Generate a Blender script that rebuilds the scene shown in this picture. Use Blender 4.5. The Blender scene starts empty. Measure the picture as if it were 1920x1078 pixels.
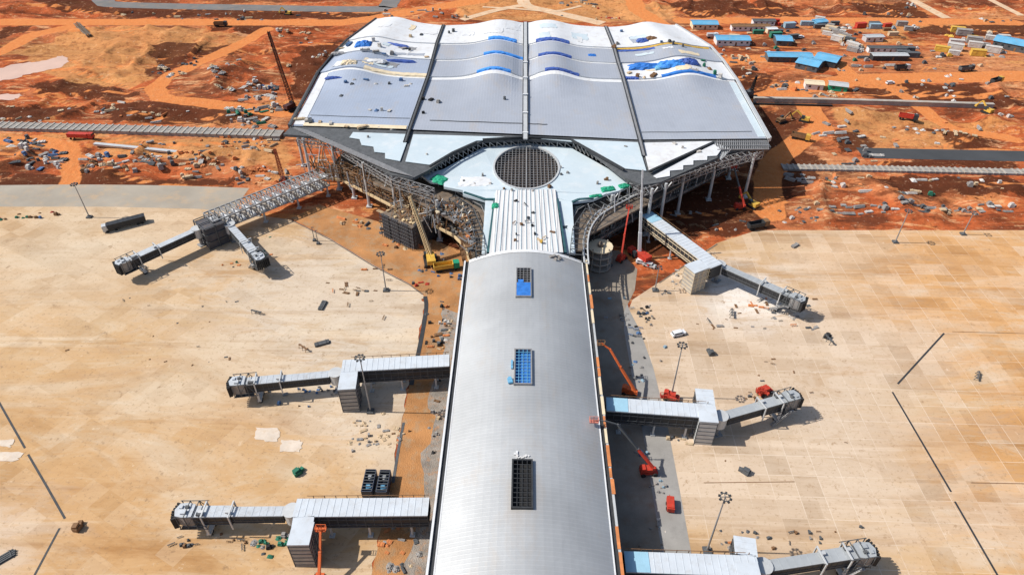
import bpy, math, random
import numpy as np
from mathutils import Vector, Matrix
from mathutils.geometry import tessellate_polygon
random.seed(7); rnd = random.random
def U(a, b): return a + (b - a) * random.random()
R_ = math.radians
S = bpy.context.scene
COL = S.collection
# ------------------------------------------------------------------ camera
F = 1250.0; CX, CY = 960.0, 539.0; H = 140.0            # focal length and centre in photo pixels, flying height in metres
yv = Vector((29.0, 1006.0, F)).normalized()
p_ = math.atan2(1006.0, F)
zv = Vector((0, math.cos(p_), -math.sin(p_))); zv = (zv - yv * yv.dot(zv)).normalized()
xv = yv.cross(zv)
if xv.x < 0: xv = -xv
RW = (xv, yv, zv)                                        # world axes seen in camera axes (right, up, forward)
cam = bpy.data.cameras.new('camera'); camo = bpy.data.objects.new('camera', cam); COL.objects.link(camo)
right = Vector((xv.x, yv.x, zv.x)); up = Vector((xv.y, yv.y, zv.y)); fwd = Vector((xv.z, yv.z, zv.z))
camo.matrix_world = Matrix(((right.x, up.x, -fwd.x, 0), (right.y, up.y, -fwd.y, 0), (right.z, up.z, -fwd.z, H), (0, 0, 0, 1)))
cam.sensor_fit = 'HORIZONTAL'; cam.sensor_width = 36; cam.lens = 36 * F / 1920; cam.clip_start = 1; cam.clip_end = 20000
S.camera = camo
def at(px, py, z=0.0):
    d = Vector((px - CX, CY - py, F))
    w = Vector([a.dot(d) for a in RW]); t = (z - H) / w.z
    return Vector((w.x * t, w.y * t, z))
def pix(v):
    d = Vector((v[0], v[1], v[2] - H))
    a, b, c = right.dot(d), up.dot(d), fwd.dot(d)
    return CX + F * a / c, CY - F * b / c
# ------------------------------------------------------------------ light
SUN_EL, SUN_AZ = 46.0, 270.0                             # sun stands over -X: shadows fall to +X
W = bpy.data.worlds.new('World'); S.world = W; W.use_nodes = True
nt = W.node_tree; nt.nodes.clear()
sky = nt.nodes.new('ShaderNodeTexSky'); sky.sky_type = 'NISHITA'; sky.sun_disc = False
sky.sun_elevation = R_(SUN_EL); sky.sun_rotation = R_(SUN_AZ); sky.dust_density = 1.5
bg = nt.nodes.new('ShaderNodeBackground'); bg.inputs[1].default_value = 0.115
wo = nt.nodes.new('ShaderNodeOutputWorld'); nt.links.new(sky.outputs[0], bg.inputs[0]); nt.links.new(bg.outputs[0], wo.inputs[0])
sl = bpy.data.lights.new('sun', 'SUN'); sl.energy = 4.9; sl.angle = R_(0.5); sl.color = (1, .955, .88)
so = bpy.data.objects.new('sun', sl); COL.objects.link(so); so.location = (-200, 0, 300)
sd = Vector((math.cos(R_(SUN_EL)), -0.01, -math.sin(R_(SUN_EL))))
so.rotation_euler = sd.to_track_quat('-Z', 'Y').to_euler()
S.view_settings.view_transform = 'Standard'; S.view_settings.look = 'None'; S.view_settings.exposure = 0.07; S.view_settings.gamma = 1
# ------------------------------------------------------------------ helpers
def tag(o, label=None, cat=None, group=None, kind=None):
    if label: o['label'] = label
    if cat: o['category'] = cat
    if group: o['group'] = group
    if kind: o['kind'] = kind
    return o
def thing(name, loc, label, cat, group=None, rz=0.0):
    o = bpy.data.objects.new(name, None); COL.objects.link(o); o.location = loc; o.rotation_euler = (0, 0, rz)
    o.empty_display_size = .5
    return tag(o, label, cat, group)
class MB:
    def __init__(s): s.v = []; s.f = []; s.m = []; s.mi = 0
    def add(s, vs, fs):
        n = len(s.v); s.v += [tuple(v) for v in vs]; s.f += [tuple(i + n for i in f) for f in fs]; s.m += [s.mi] * len(fs)
        return s
    def box(s, c, d, rz=0.0):
        x, y, z = d[0] / 2, d[1] / 2, d[2] / 2; ca, sa = math.cos(rz), math.sin(rz); vs = []
        for k in (-z, z):
            for (i, j) in ((-x, -y), (x, -y), (x, y), (-x, y)): vs.append((c[0] + i * ca - j * sa, c[1] + i * sa + j * ca, c[2] + k))
        return s.add(vs, ((3, 2, 1, 0), (4, 5, 6, 7), (0, 1, 5, 4), (1, 2, 6, 5), (2, 3, 7, 6), (3, 0, 4, 7)))
    def bar(s, p, q, w=.2, h=None, upv=(0, 0, 1)):
        p, q = Vector(p), Vector(q); h = h or w; d = q - p
        if d.length < 1e-6: return s
        d.normalize(); u = Vector(upv)
        if abs(d.dot(u)) > .98: u = Vector((0, 1, 0))
        a = d.cross(u).normalized(); b = a.cross(d)
        vs = []
        for e in (p, q):
            for (i, j) in ((-1, -1), (1, -1), (1, 1), (-1, 1)): vs.append(e + a * (i * w / 2) + b * (j * h / 2))
        return s.add(vs, ((3, 2, 1, 0), (4, 5, 6, 7), (0, 1, 5, 4), (1, 2, 6, 5), (2, 3, 7, 6), (3, 0, 4, 7)))
    def tube(s, p, q, r0, r1=None, n=8):
        p, q = Vector(p), Vector(q); r1 = r0 if r1 is None else r1; d = (q - p).normalized()
        u = Vector((0, 0, 1)) if abs(d.z) < .9 else Vector((0, 1, 0)); a = d.cross(u).normalized(); b = a.cross(d); vs = []
        for e, r in ((p, r0), (q, r1)):
            for k in range(n): t = 2 * math.pi * k / n; vs.append(e + a * (r * math.cos(t)) + b * (r * math.sin(t)))
        fs = [(k, (k + 1) % n, n + (k + 1) % n, n + k) for k in range(n)] + [tuple(range(n))[::-1], tuple(range(n, 2 * n))]
        return s.add(vs, fs)
    def prism(s, poly, z0=None, z1=None, th=None):
        """poly of 3D points (top surface); extruded down by th, or flat between z0 and z1"""
        if th is None: top = [Vector((p[0], p[1], z1)) for p in poly]; bot = [Vector((p[0], p[1], z0)) for p in poly]
        else: top = [Vector(p) for p in poly]; bot = [Vector((p[0], p[1], p[2] - th)) for p in poly]
        n = len(poly); tri = tessellate_polygon([top])
        ar = sum(top[i].x * top[(i + 1) % n].y - top[(i + 1) % n].x * top[i].y for i in range(n))
        fs = []
        for t in tri:
            a, b, c = (top[i] for i in t)
            if (b - a).cross(c - a).z < 0: t = t[::-1]
            fs.append(tuple(t)); fs.append(tuple(i + n for i in t[::-1]))
        for i in range(n):
            j = (i + 1) % n; fs.append((i, i + n, j + n, j) if ar > 0 else (j, j + n, i + n, i))
        return s.add(top + bot, fs)
    def sheet(s, poly, z):
        top = [Vector((p[0], p[1], z)) for p in poly]; fs = []
        for t in tessellate_polygon([top]):
            a, b, c = (top[i] for i in t)
            fs.append(tuple(t) if (b - a).cross(c - a).z > 0 else tuple(t[::-1]))
        return s.add(top, fs)
    def quad(s, a, b, c, d): return s.add([a, b, c, d], [(0, 1, 2, 3)])
    def grid(s, pts):
        n, m = len(pts), len(pts[0])
        return s.add([p for r in pts for p in r], [(i * m + j, (i + 1) * m + j, (i + 1) * m + j + 1, i * m + j + 1) for i in range(n - 1) for j in range(m - 1)])
    def build(s, name, mats, parent=None, smooth=False, local=False):
        me = bpy.data.meshes.new(name)
        off = parent.location if (parent is not None and not local) else Vector((0, 0, 0))
        if off.length > 0: vs = [(v[0] - off.x, v[1] - off.y, v[2] - off.z) for v in s.v]
        else: vs = s.v
        me.from_pydata(vs, [], s.f)
        for mt in (mats if isinstance(mats, (list, tuple)) else [mats]): me.materials.append(mt)
        if max(s.m, default=0): me.polygons.foreach_set('material_index', s.m)
        if smooth: me.polygons.foreach_set('use_smooth', [True] * len(me.polygons))
        me.update()
        o = bpy.data.objects.new(name, me); COL.objects.link(o)
        if parent is not None: o.parent = parent
        return o
def copy_tree(o, parent=None):
    c = o.copy(); COL.objects.link(c)
    if parent is not None: c.parent = parent
    for ch in list(o.children): copy_tree(ch, c)
    return c
# ------------------------------------------------------------------ materials
MATS = {}
def mat(name, c, rough=.65, metal=0.0, var=.12, scale=.35, bump=0.0, fine=3.0, dirt=None, spec=.3):
    """Principled with two octaves of procedural noise in the colour; dirt = (colour, amount)"""
    if name in MATS: return MATS[name]
    m = bpy.data.materials.new(name); m.use_nodes = True; t = m.node_tree; n = t.nodes; L = t.links
    b = n['Principled BSDF']; b.inputs['Roughness'].default_value = rough; b.inputs['Metallic'].default_value = metal
    b.inputs['Specular IOR Level'].default_value = spec
    g = n.new('ShaderNodeNewGeometry')
    def noise(sc, det=4, ro=.6):
        x = n.new('ShaderNodeTexNoise'); x.inputs['Scale'].default_value = sc; x.inputs['Detail'].default_value = det; x.inputs['Roughness'].default_value = ro
        L.new(g.outputs['Position'], x.inputs['Vector']); return x
    a = noise(scale); f = noise(fine, 2)
    mx = n.new('ShaderNodeMix'); mx.data_type = 'RGBA'
    lo = [max(0, k * (1 - var)) for k in c]; hi = [min(1, k * (1 + var)) for k in c]
    mx.inputs[6].default_value = (*lo, 1); mx.inputs[7].default_value = (*hi, 1)
    ad = n.new('ShaderNodeMath'); ad.operation = 'ADD'; ad.use_clamp = True
    mu = n.new('ShaderNodeMapRange'); mu.inputs[1].default_value = .3; mu.inputs[2].default_value = .7; mu.inputs[3].default_value = 0; mu.inputs[4].default_value = .75
    m2 = n.new('ShaderNodeMath'); m2.operation = 'MULTIPLY'; m2.inputs[1].default_value = .35
    L.new(a.outputs['Fac'], mu.inputs[0]); L.new(f.outputs['Fac'], m2.inputs[0]); L.new(mu.outputs[0], ad.inputs[0]); L.new(m2.outputs[0], ad.inputs[1])
    L.new(ad.outputs[0], mx.inputs[0]); out = mx.outputs[2]
    if dirt:
        dn = noise(scale * 2.3, 5, .7); mr = n.new('ShaderNodeMapRange'); mr.inputs[1].default_value = .5; mr.inputs[2].default_value = .72; mr.inputs[4].default_value = dirt[1]
        L.new(dn.outputs['Fac'], mr.inputs[0]); dm = n.new('ShaderNodeMix'); dm.data_type = 'RGBA'; dm.inputs[7].default_value = (*dirt[0], 1)
        L.new(mr.outputs[0], dm.inputs[0]); L.new(out, dm.inputs[6]); out = dm.outputs[2]
    L.new(out, b.inputs['Base Color'])
    if bump:
        bp = n.new('ShaderNodeBump'); bp.inputs['Strength'].default_value = bump; bp.inputs['Distance'].default_value = .3
        L.new(f.outputs['Fac'], bp.inputs['Height']); L.new(bp.outputs[0], b.inputs['Normal'])
    MATS[name] = m; return m
class NT:
    """small node builder for the special materials"""
    def __init__(s, name, rough=.8, spec=.2):
        s.m = bpy.data.materials.new(name); s.m.use_nodes = True; s.n = s.m.node_tree.nodes; s.L = s.m.node_tree.links
        s.b = s.n['Principled BSDF']; s.b.inputs['Roughness'].default_value = rough; s.b.inputs['Specular IOR Level'].default_value = spec
        s.pos = s.n.new('ShaderNodeNewGeometry').outputs['Position']
    def mapping(s, rot=0, sc=(1, 1, 1), loc=(0, 0, 0)):
        x = s.n.new('ShaderNodeMapping'); x.inputs['Rotation'].default_value = (0, 0, rot); x.inputs['Scale'].default_value = sc; x.inputs['Location'].default_value = loc
        s.L.new(s.pos, x.inputs[0]); return x.outputs[0]
    def noise(s, sc, det=5, ro=.6, vec=None, dist=0.0):
        x = s.n.new('ShaderNodeTexNoise'); x.inputs['Scale'].default_value = sc; x.inputs['Detail'].default_value = det; x.inputs['Roughness'].default_value = ro; x.inputs['Distortion'].default_value = dist
        s.L.new(vec or s.pos, x.inputs['Vector']); return x.outputs['Fac']
    def rng(s, v, a, b, c=0.0, d=1.0):
        x = s.n.new('ShaderNodeMapRange'); x.inputs[1].default_value = a; x.inputs[2].default_value = b; x.inputs[3].default_value = c; x.inputs[4].default_value = d
        s.L.new(v, x.inputs[0]); return x.outputs[0]
    def math(s, op, a, b):
        x = s.n.new('ShaderNodeMath'); x.operation = op
        for i, v in enumerate((a, b)):
            if isinstance(v, (int, float)): x.inputs[i].default_value = v
            else: s.L.new(v, x.inputs[i])
        return x.outputs[0]
    def mix(s, f, a, b):
        x = s.n.new('ShaderNodeMix'); x.data_type = 'RGBA'
        for i, v in ((0, f), (6, a), (7, b)):
            if isinstance(v, (int, float)): x.inputs[i].default_value = v
            elif isinstance(v, tuple): x.inputs[i].default_value = (*v, 1)
            else: s.L.new(v, x.inputs[i])
        return x.outputs[2]
    def col(s, c): s.L.new(c, s.b.inputs['Base Color'])
    def bump(s, h, st=.5, d=.5):
        x = s.n.new('ShaderNodeBump'); x.inputs['Strength'].default_value = st; x.inputs['Distance'].default_value = d
        s.L.new(h, x.inputs['Height']); s.L.new(x.outputs[0], s.b.inputs['Normal'])
    def brick(s, vec, w, h, mortar=.02, sm=.1, off=.0):
        x = s.n.new('ShaderNodeTexBrick'); x.offset = off; x.inputs['Scale'].default_value = 1; x.inputs['Brick Width'].default_value = w; x.inputs['Row Height'].default_value = h
        x.inputs['Mortar Size'].default_value = mortar; x.inputs['Mortar Smooth'].default_value = sm
        x.inputs['Color1'].default_value = (0, 0, 0, 1); x.inputs['Color2'].default_value = (1, 1, 1, 1); x.inputs['Mortar'].default_value = (.5, .5, .5, 1)
        s.L.new(vec, x.inputs[0]); return x.outputs['Color'], x.outputs['Fac']
# ---- ground soil
def ground_mat():
    k = NT('red_earth', .95, .05)
    at_ = k.n.new('ShaderNodeAttribute'); at_.attribute_name = 'soil_shade'; sp = k.n.new('ShaderNodeSeparateColor'); k.L.new(at_.outputs['Color'], sp.inputs[0])
    dk, tn, tr = sp.outputs[0], sp.outputs[1], sp.outputs[2]
    st = k.mapping(.12, (.5, 1.5, 1))
    a = k.noise(.016, 8, .68, st, .6); b = k.noise(.05, 7, .7, st, .4); c = k.noise(.35, 5, .7); d = k.noise(.012, 5, .6)
    m = k.math('ADD', k.math('MULTIPLY', a, .6), k.math('MULTIPLY', b, .4))
    c1 = k.mix(k.rng(m, .40, .50), (.15, .038, .016), (.44, .105, .035))
    c1 = k.mix(k.rng(m, .53, .62), c1, (.58, .22, .075))
    c1 = k.mix(k.rng(d, .5, .62, 0, .5), c1, (.60, .31, .14))
    d2 = k.noise(.028, 7, .75, k.mapping(-.2, (.5, 1.4, 1), (70, 30, 0)), .6); c1 = k.mix(k.rng(d2, .505, .575, 0, .82), c1, (.105, .034, .018)); c1 = k.mix(k.rng(d2, .37, .43, .6, 0), c1, (.62, .30, .10))
    jit = k.rng(c, .25, .75, -.4, .4)
    g2 = k.noise(.13, 6, .75, st, .5); c1 = k.mix(k.rng(g2, .37, .44, .8, 0), c1, (.13, .036, .016)); c1 = k.mix(k.rng(g2, .55, .62, 0, .65), c1, (.70, .40, .20))
    c1 = k.mix(k.rng(k.math('ADD', tn, k.rng(b, .35, .65, -.6, .45)), .3, .8, 0, .72), c1, (.56, .27, .10))
    c1 = k.mix(k.rng(c, .36, .49, .55, 0), c1, (.16, .045, .018))
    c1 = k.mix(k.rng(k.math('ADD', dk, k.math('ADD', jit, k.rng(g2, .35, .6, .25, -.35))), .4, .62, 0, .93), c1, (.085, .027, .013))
    trc = k.mix(k.rng(c, .3, .6, .0, .5), (.60, .19, .055), (.66, .28, .10))
    c1 = k.mix(k.rng(k.math('ADD', tr, k.math('MULTIPLY', jit, .35)), .4, .62, 0, .93), c1, trc)
    e = k.noise(.5, 4, .7); c1 = k.mix(k.rng(e, .61, .7, 0, .45), c1, (.72, .50, .34))
    k.col(c1); k.bump(c, .8, .8); return k.m
def apron_mat(name, base, rot, joint, jw, pale, size=6.0, orange=(.58, .30, .11), jamt=.75, stain=(.30, .19, .10), tone=.3, zones=()):
    k = NT(name, .9, .1); sc = lambda q, f: tuple(min(1, w * f) for w in q)
    v = k.mapping(rot); a = k.noise(.011, 6, .6)
    e = k.noise(.022, 7, .7, k.mapping(rot, (.4, 1.4, 1), (40, 10, 0)), .8); b = k.noise(.09, 8, .74, k.mapping(rot, (.35, 1.1, 1)), .7)
    t1 = k.noise(.05, 6, .72, k.mapping(R_(-38), (.10, 1.6, 1)), .3); t2 = k.noise(.06, 6, .72, k.mapping(R_(12), (.12, 1.5, 1), (9, 4, 0)), .3); c = k.noise(1.0, 5, .75); c2 = k.noise(.3, 6, .78)
    colr, fac = k.brick(v, size, size, jw, .3)
    colr2, fac2 = k.brick(k.mapping(rot, (1, 1, 1), (2, 1, 0)), size * 3, size, .001, .1, .37)
    x = k.mix(k.rng(a, .36, .6, 0, .95), base, orange)
    for zx, zy, zr, za, zc in zones:
        dv = k.n.new('ShaderNodeVectorMath'); dv.operation = 'DISTANCE'; dv.inputs[1].default_value = (zx, zy, 0); k.L.new(k.pos, dv.inputs[0])
        dd = k.math('ADD', dv.outputs['Value'], k.math('MULTIPLY', k.rng(b, .3, .7, -1, 1), zr * .7)); x = k.mix(k.rng(dd, zr * .45, zr * 1.1, za, 0), x, zc)
    def mul(f, col, fac):
        q = k.n.new('ShaderNodeMix'); q.data_type = 'RGBA'; q.blend_type = 'MULTIPLY'; k.L.new(col, q.inputs[6]); q.inputs[7].default_value = (*fac, 1); k.L.new(f, q.inputs[0]); return q.outputs[2]
    x = k.mix(k.rng(e, .5, .62, 0, .6), x, pale)
    x = mul(k.rng(e, .34, .47, .8, 0), x, (.86, .80, .72))
    x = k.mix(k.rng(b, .53, .66, 0, .5), x, pale)
    x = mul(k.rng(b, .36, .48, .9, 0), x, (.85, .78, .69))
    x = k.mix(k.rng(t1, .57, .66, 0, .6), x, sc(pale, 1.12)); x = mul(k.rng(t2, .35, .44, .8, 0), x, (.80, .73, .66))
    g = k.rng(k.noise(.03, 4), .36, .56, .25, 1)
    x = k.mix(k.math('MULTIPLY', k.math('MULTIPLY', k.rng(colr, .5, 1), tone), g), x, sc(pale, 1.1))
    x = mul(k.math('MULTIPLY', k.rng(colr2, .55, 0), g), x, (1 - .38 * tone, 1 - .46 * tone, 1 - .55 * tone))
    x = mul(k.math('MULTIPLY', k.rng(colr, .35, 0), g), x, (1 - .38 * tone, 1 - .42 * tone, 1 - .46 * tone))
    x = k.mix(k.math('MULTIPLY', fac, k.rng(k.noise(.045, 5, .7), .42, .58, .05, jamt)), x, joint)
    x = k.mix(k.rng(c, .34, .44, .55, 0), x, stain)
    x = k.mix(k.rng(c2, .59, .68, 0, .7), x, stain); x = k.mix(k.rng(c2, .3, .39, .6, 0), x, sc(pale, 1.18))
    k.col(x); k.bump(c, .2, .1); return k.m
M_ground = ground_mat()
M_apL = apron_mat('apron_concrete', (.51, .355, .205), R_(28), (.36, .24, .14), .03, (.60, .49, .36), 6.0, (.54, .325, .15), .4, (.27, .17, .095), .27, ((-58, 168, 55, .7, (.60, .535, .45)), (-40, 128, 30, .6, (.62, .55, .46)), (-110, 100, 55, .6, (.52, .31, .145)), (-150, 205, 60, .5, (.62, .52, .40)), (-125, 72, 22, .6, (.64, .55, .46))))
M_apR = apron_mat('apron_slabs', (.51, .355, .215), R_(1), (.74, .64, .52), .09, (.60, .48, .365), 6.0, (.55, .345, .165), .55, (.31, .19, .10), .42, ((152, 185, 72, .85, (.585, .32, .135)), (135, 95, 48, .85, (.585, .32, .13)), (70, 140, 55, .75, (.575, .465, .36)), (62, 100, 40, .5, (.55, .43, .315)), (75, 172, 18, .85, (.76, .72, .67)), (108, 205, 34, .5, (.63, .52, .40))))
M_asph = mat('asphalt', (.16, .155, .15), .9, 0, .2, .08, dirt=((.34, .22, .14), .5))
M_asph2 = mat('dark_asphalt', (.055, .058, .062), .9, 0, .2, .08)
M_lane = mat('pier_road', (.26, .22, .175), .9, 0, .35, .10, dirt=((.22, .12, .06), .55))
M_strip = mat('pier_pavement', (.30, .285, .265), .9, 0, .15, .15, dirt=((.18, .17, .16), .4))
M_strip_l = mat('taxi_road', (.33, .29, .235), .9, 0, .2, .06, dirt=((.55, .35, .18), .5))
M_earth = mat('fill_earth', (.39, .185, .07), .95, 0, .4, .10, .6, dirt=((.33, .26, .17), .85))
M_white = mat('white_sheet', (.66, .67, .68), .5, 0, .06, .12, dirt=((.50, .46, .42), .6))
M_whiter = mat('bridge_white', (.53, .57, .61), .45, .0, .08, .25, dirt=((.42, .41, .40), .55))
M_pale = mat('pale_blue_sheet', (.50, .58, .62), .45, 0, .08, .08, dirt=((.66, .68, .68), .6))
M_dark = mat('dark_steel', (.045, .047, .05), .6, .2, .3, .6)
M_core = mat('core_concrete', (.075, .075, .085), .9, 0, .5, .3, dirt=((.16, .12, .09), .6))
M_dark2 = mat('dark_deck', (.085, .09, .095), .8, 0, .3, .5, dirt=((.16, .16, .16), .5))
M_grey = mat('grey_steel', (.30, .30, .30), .55, .3, .2, .6, dirt=((.2, .12, .08), .4))
M_lgrey = mat('light_steel', (.52, .53, .53), .5, .2, .12, .6)
M_conc = mat('raw_concrete', (.36, .33, .29), .9, 0, .25, .25, dirt=((.4, .25, .13), .6))
M_glass = mat('dark_glass', (.03, .04, .045), .2, 0, .3, .3, spec=.5)
M_tan = mat('tan_beam', (.60, .46, .27), .8, 0, .15, .4)
M_blue = mat('blue_tarp', (.03, .16, .50), .6, 0, .3, .8, .3)
M_lblue = mat('blue_sheet_roof', (.12, .36, .56), .6, .0, .18, .2, dirt=((.26, .34, .38), .7))
M_red = mat('red_paint', (.46, .04, .022), .6, 0, .25, .8, dirt=((.30, .12, .07), .6))
M_orange = mat('orange_paint', (.60, .12, .03), .6, 0, .2, .8, dirt=((.35, .15, .08), .6))
M_yel = mat('yellow_paint', (.60, .37, .06), .6, 0, .2, .8, dirt=((.40, .24, .10), .6))
M_green = mat('green_cloth', (.02, .30, .17), .7, 0, .2, .8)
M_black = mat('black_rubber', (.022, .022, .023), .8, 0, .2, 1)
M_brown = mat('brown_timber', (.20, .11, .055), .85, 0, .3, 1)
M_cream = mat('cream_board', (.66, .55, .38), .8, 0, .15, .5)
def ribbed(name, c, period, axis, rough=.35, metal=.35, depth=.25, var=.06, seam=.14):
    k = NT(name, rough, .4); k.b.inputs['Metallic'].default_value = metal
    w = k.n.new('ShaderNodeTexWave'); w.wave_type = 'BANDS'; w.bands_direction = axis; w.wave_profile = 'SIN'
    w.inputs['Scale'].default_value = math.pi * 2 / 20 / period * 1.0; k.L.new(k.pos, w.inputs['Vector'])
    s = k.rng(w.outputs['Fac'], .86, 1.0); a = k.noise(.05, 5); b = k.noise(.5, 4)
    x = k.mix(k.rng(a, .3, .7), tuple(q * (1 - var) for q in c), tuple(q * (1 + var) for q in c))
    x = k.mix(k.rng(b, .55, .75, 0, .18), x, tuple(q * .7 for q in c))
    pc, pf = k.brick(k.mapping(0), 6.1, 3.7, .012, .2, .5); x = k.mix(k.math('MULTIPLY', pc, .10), x, tuple(q * .72 for q in c)); x = k.mix(k.math('MULTIPLY', pf, .25), x, tuple(q * .6 for q in c))
    dn = k.noise(.09, 8, .75, k.mapping(0, (1, .45, 1)), .4); x = k.mix(k.rng(dn, .53, .66, 0, .38), x, (.44, .38, .32)); x = k.mix(k.rng(dn, .34, .44, .25, 0), x, tuple(q * .72 for q in c))
    x = k.mix(k.math('MULTIPLY', s, seam), x, tuple(min(1, q * 1.5) for q in c))  # seam highlight painted into the colour along the rib crests
    k.col(x); k.bump(s, depth, .15); return k.m
M_roofL = ribbed('standing_seam_blue_grey', (.37, .42, .51), 1.2, 'X', .5, .15, .2)
M_roofG = ribbed('standing_seam_grey', (.385, .41, .46), 1.2, 'X', .5, .15, .2)
M_pier = ribbed('pier_sheet', (.44, .45, .455), 1.0, 'Y', .6, .36, .12, .13, .15)
M_link = ribbed('link_sheet', (.64, .63, .62), 2.6, 'X', .5, 0, .8)
# ------------------------------------------------------------------ relief and ground
def vn(x, y, sc, seed):
    """vectorised value noise 0..1"""
    x = np.asarray(x, float) / sc; y = np.asarray(y, float) / sc
    xi = np.floor(x).astype(np.int64); yi = np.floor(y).astype(np.int64); fx = x - xi; fy = y - yi
    fx = fx * fx * (3 - 2 * fx); fy = fy * fy * (3 - 2 * fy)
    def h(a, b):
        n = (a * 374761393 + b * 668265263 + seed * 1442695041) & 0xffffffff
        n = ((n ^ (n >> 13)) * 1274126177) & 0xffffffff
        return ((n ^ (n >> 16)) & 0xffff) / 65535.0
    return (h(xi, yi) * (1 - fx) + h(xi + 1, yi) * fx) * (1 - fy) + (h(xi, yi + 1) * (1 - fx) + h(xi + 1, yi + 1) * fx) * fy
def inside(X, Y, poly):
    r = np.zeros(X.shape, bool); n = len(poly)
    for i in range(n):
        (x0, y0), (x1, y1) = poly[i], poly[(i + 1) % n]
        if y0 == y1: continue
        c = ((y0 > Y) != (y1 > Y)) & (X < (x1 - x0) * (Y - y0) / (y1 - y0) + x0); r ^= c
    return r
def dseg(X, Y, pts, closed=False):
    d = np.full(X.shape, 1e9); n = len(pts)
    for i in range(n if closed else n - 1):
        (x0, y0), (x1, y1) = pts[i], pts[(i + 1) % n]; dx, dy = x1 - x0, y1 - y0; l = dx * dx + dy * dy + 1e-9
        t = np.clip(((X - x0) * dx + (Y - y0) * dy) / l, 0, 1); d = np.minimum(d, np.hypot(X - x0 - t * dx, Y - y0 - t * dy))
    return d
def dpoly(X, Y, poly):
    d = dseg(X, Y, poly, True); d[inside(X, Y, poly)] = 0; return d
def W2(pl, z=0): return [tuple(at(x, y, z)[:2]) for x, y in pl]
AP_L = [(-500, 388), (200, 388), (372, 392), (470, 402), (545, 412), (620, 448), (700, 497), (768, 532), (793, 553), (797, 575), (785, 640), (768, 720), (752, 800), (735, 900), (712, 1000), (690, 1110), (690, 1300), (-500, 1300)]
AP_R = [(1344, 456), (1420, 432), (1900, 432), (2400, 436), (2400, 1300), (1325, 1300), (1312, 1110), (1295, 1030), (1252, 800), (1225, 690), (1200, 620), (1178, 582), (1186, 562), (1235, 530)]
ROADS = {  # name: (pixel path, width, material, label)
 'asphalt_road': ([(185, -12), (196, 4), (230, 10), (460, 15), (700, 18), (728, 10), (738, -10)], 13, M_asph),
 'access_road': ([(1612, 287), (1750, 290), (1900, 293), (2100, 297)], 10, M_asph2),
 'apron_service_road': ([(-300, 374), (0, 371), (130, 370), (300, 372), (450, 377)], 20, M_strip_l),
}
BAND_L = [(-300, 236), (0, 240), (250, 247), (530, 256)]
BAND_R = [(1467, 316), (1600, 318), (1900, 325), (2100, 329)]
RAMP_R = [(1412, 191), (1560, 194), (1700, 198), (1860, 203)]
WHITE_RD = [[(985, -14), (985, 10), (1040, 24), (1130, 45)], [(985, 10), (930, 20), (866, 38)], [(1690, -10), (1775, 35)], [(1840, -8), (1915, 30)], [(905, 14), (975, 18), (1040, 22), (1090, 12)]]
TRACKS = [([(-200, 43), (0, 42), (200, 42), (640, 43), (700, 36), (780, 20), (900, 2)], 11), ([(-50, 118), (0, 100), (60, 66), (150, 47)], 8),
 ([(500, 56), (440, 88), (400, 106), (312, 145), (290, 168), (300, 183), (400, 196), (540, 212)], 7), ([(1186, -10), (1195, 20), (1250, 52)], 10), ([(2000, 142), (1750, 146), (1600, 150), (1500, 165), (1430, 185)], 12),
 ([(1600, 150), (1570, 120), (1500, 100), (1420, 110), (1350, 120)], 8), ([(125, 360), (132, 320), (130, 275), (60, 262), (-60, 268)], 5), ([(1445, 400), (1440, 330), (1460, 290), (1540, 240), (1500, 180)], 9), ([(1280, 40), (1500, 38), (1900, 42)], 10), ([(1650, 150), (1780, 240), (1900, 262)], 5)]
TERM = [(520, 258), (700, 36), (1270, 42), (1450, 280), (1440, 420), (1340, 462), (1200, 560), (1100, 560), (870, 560), (780, 520), (640, 440), (560, 400)]
CORR = [(545, 400), (800, 380), (1200, 380), (1350, 450), (1300, 590), (1400, 1300), (620, 1300), (700, 560)]
YARD = [(1290, 55), (1920, 40), (1920, 120), (1650, 120), (1570, 150), (1330, 100)]
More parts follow.
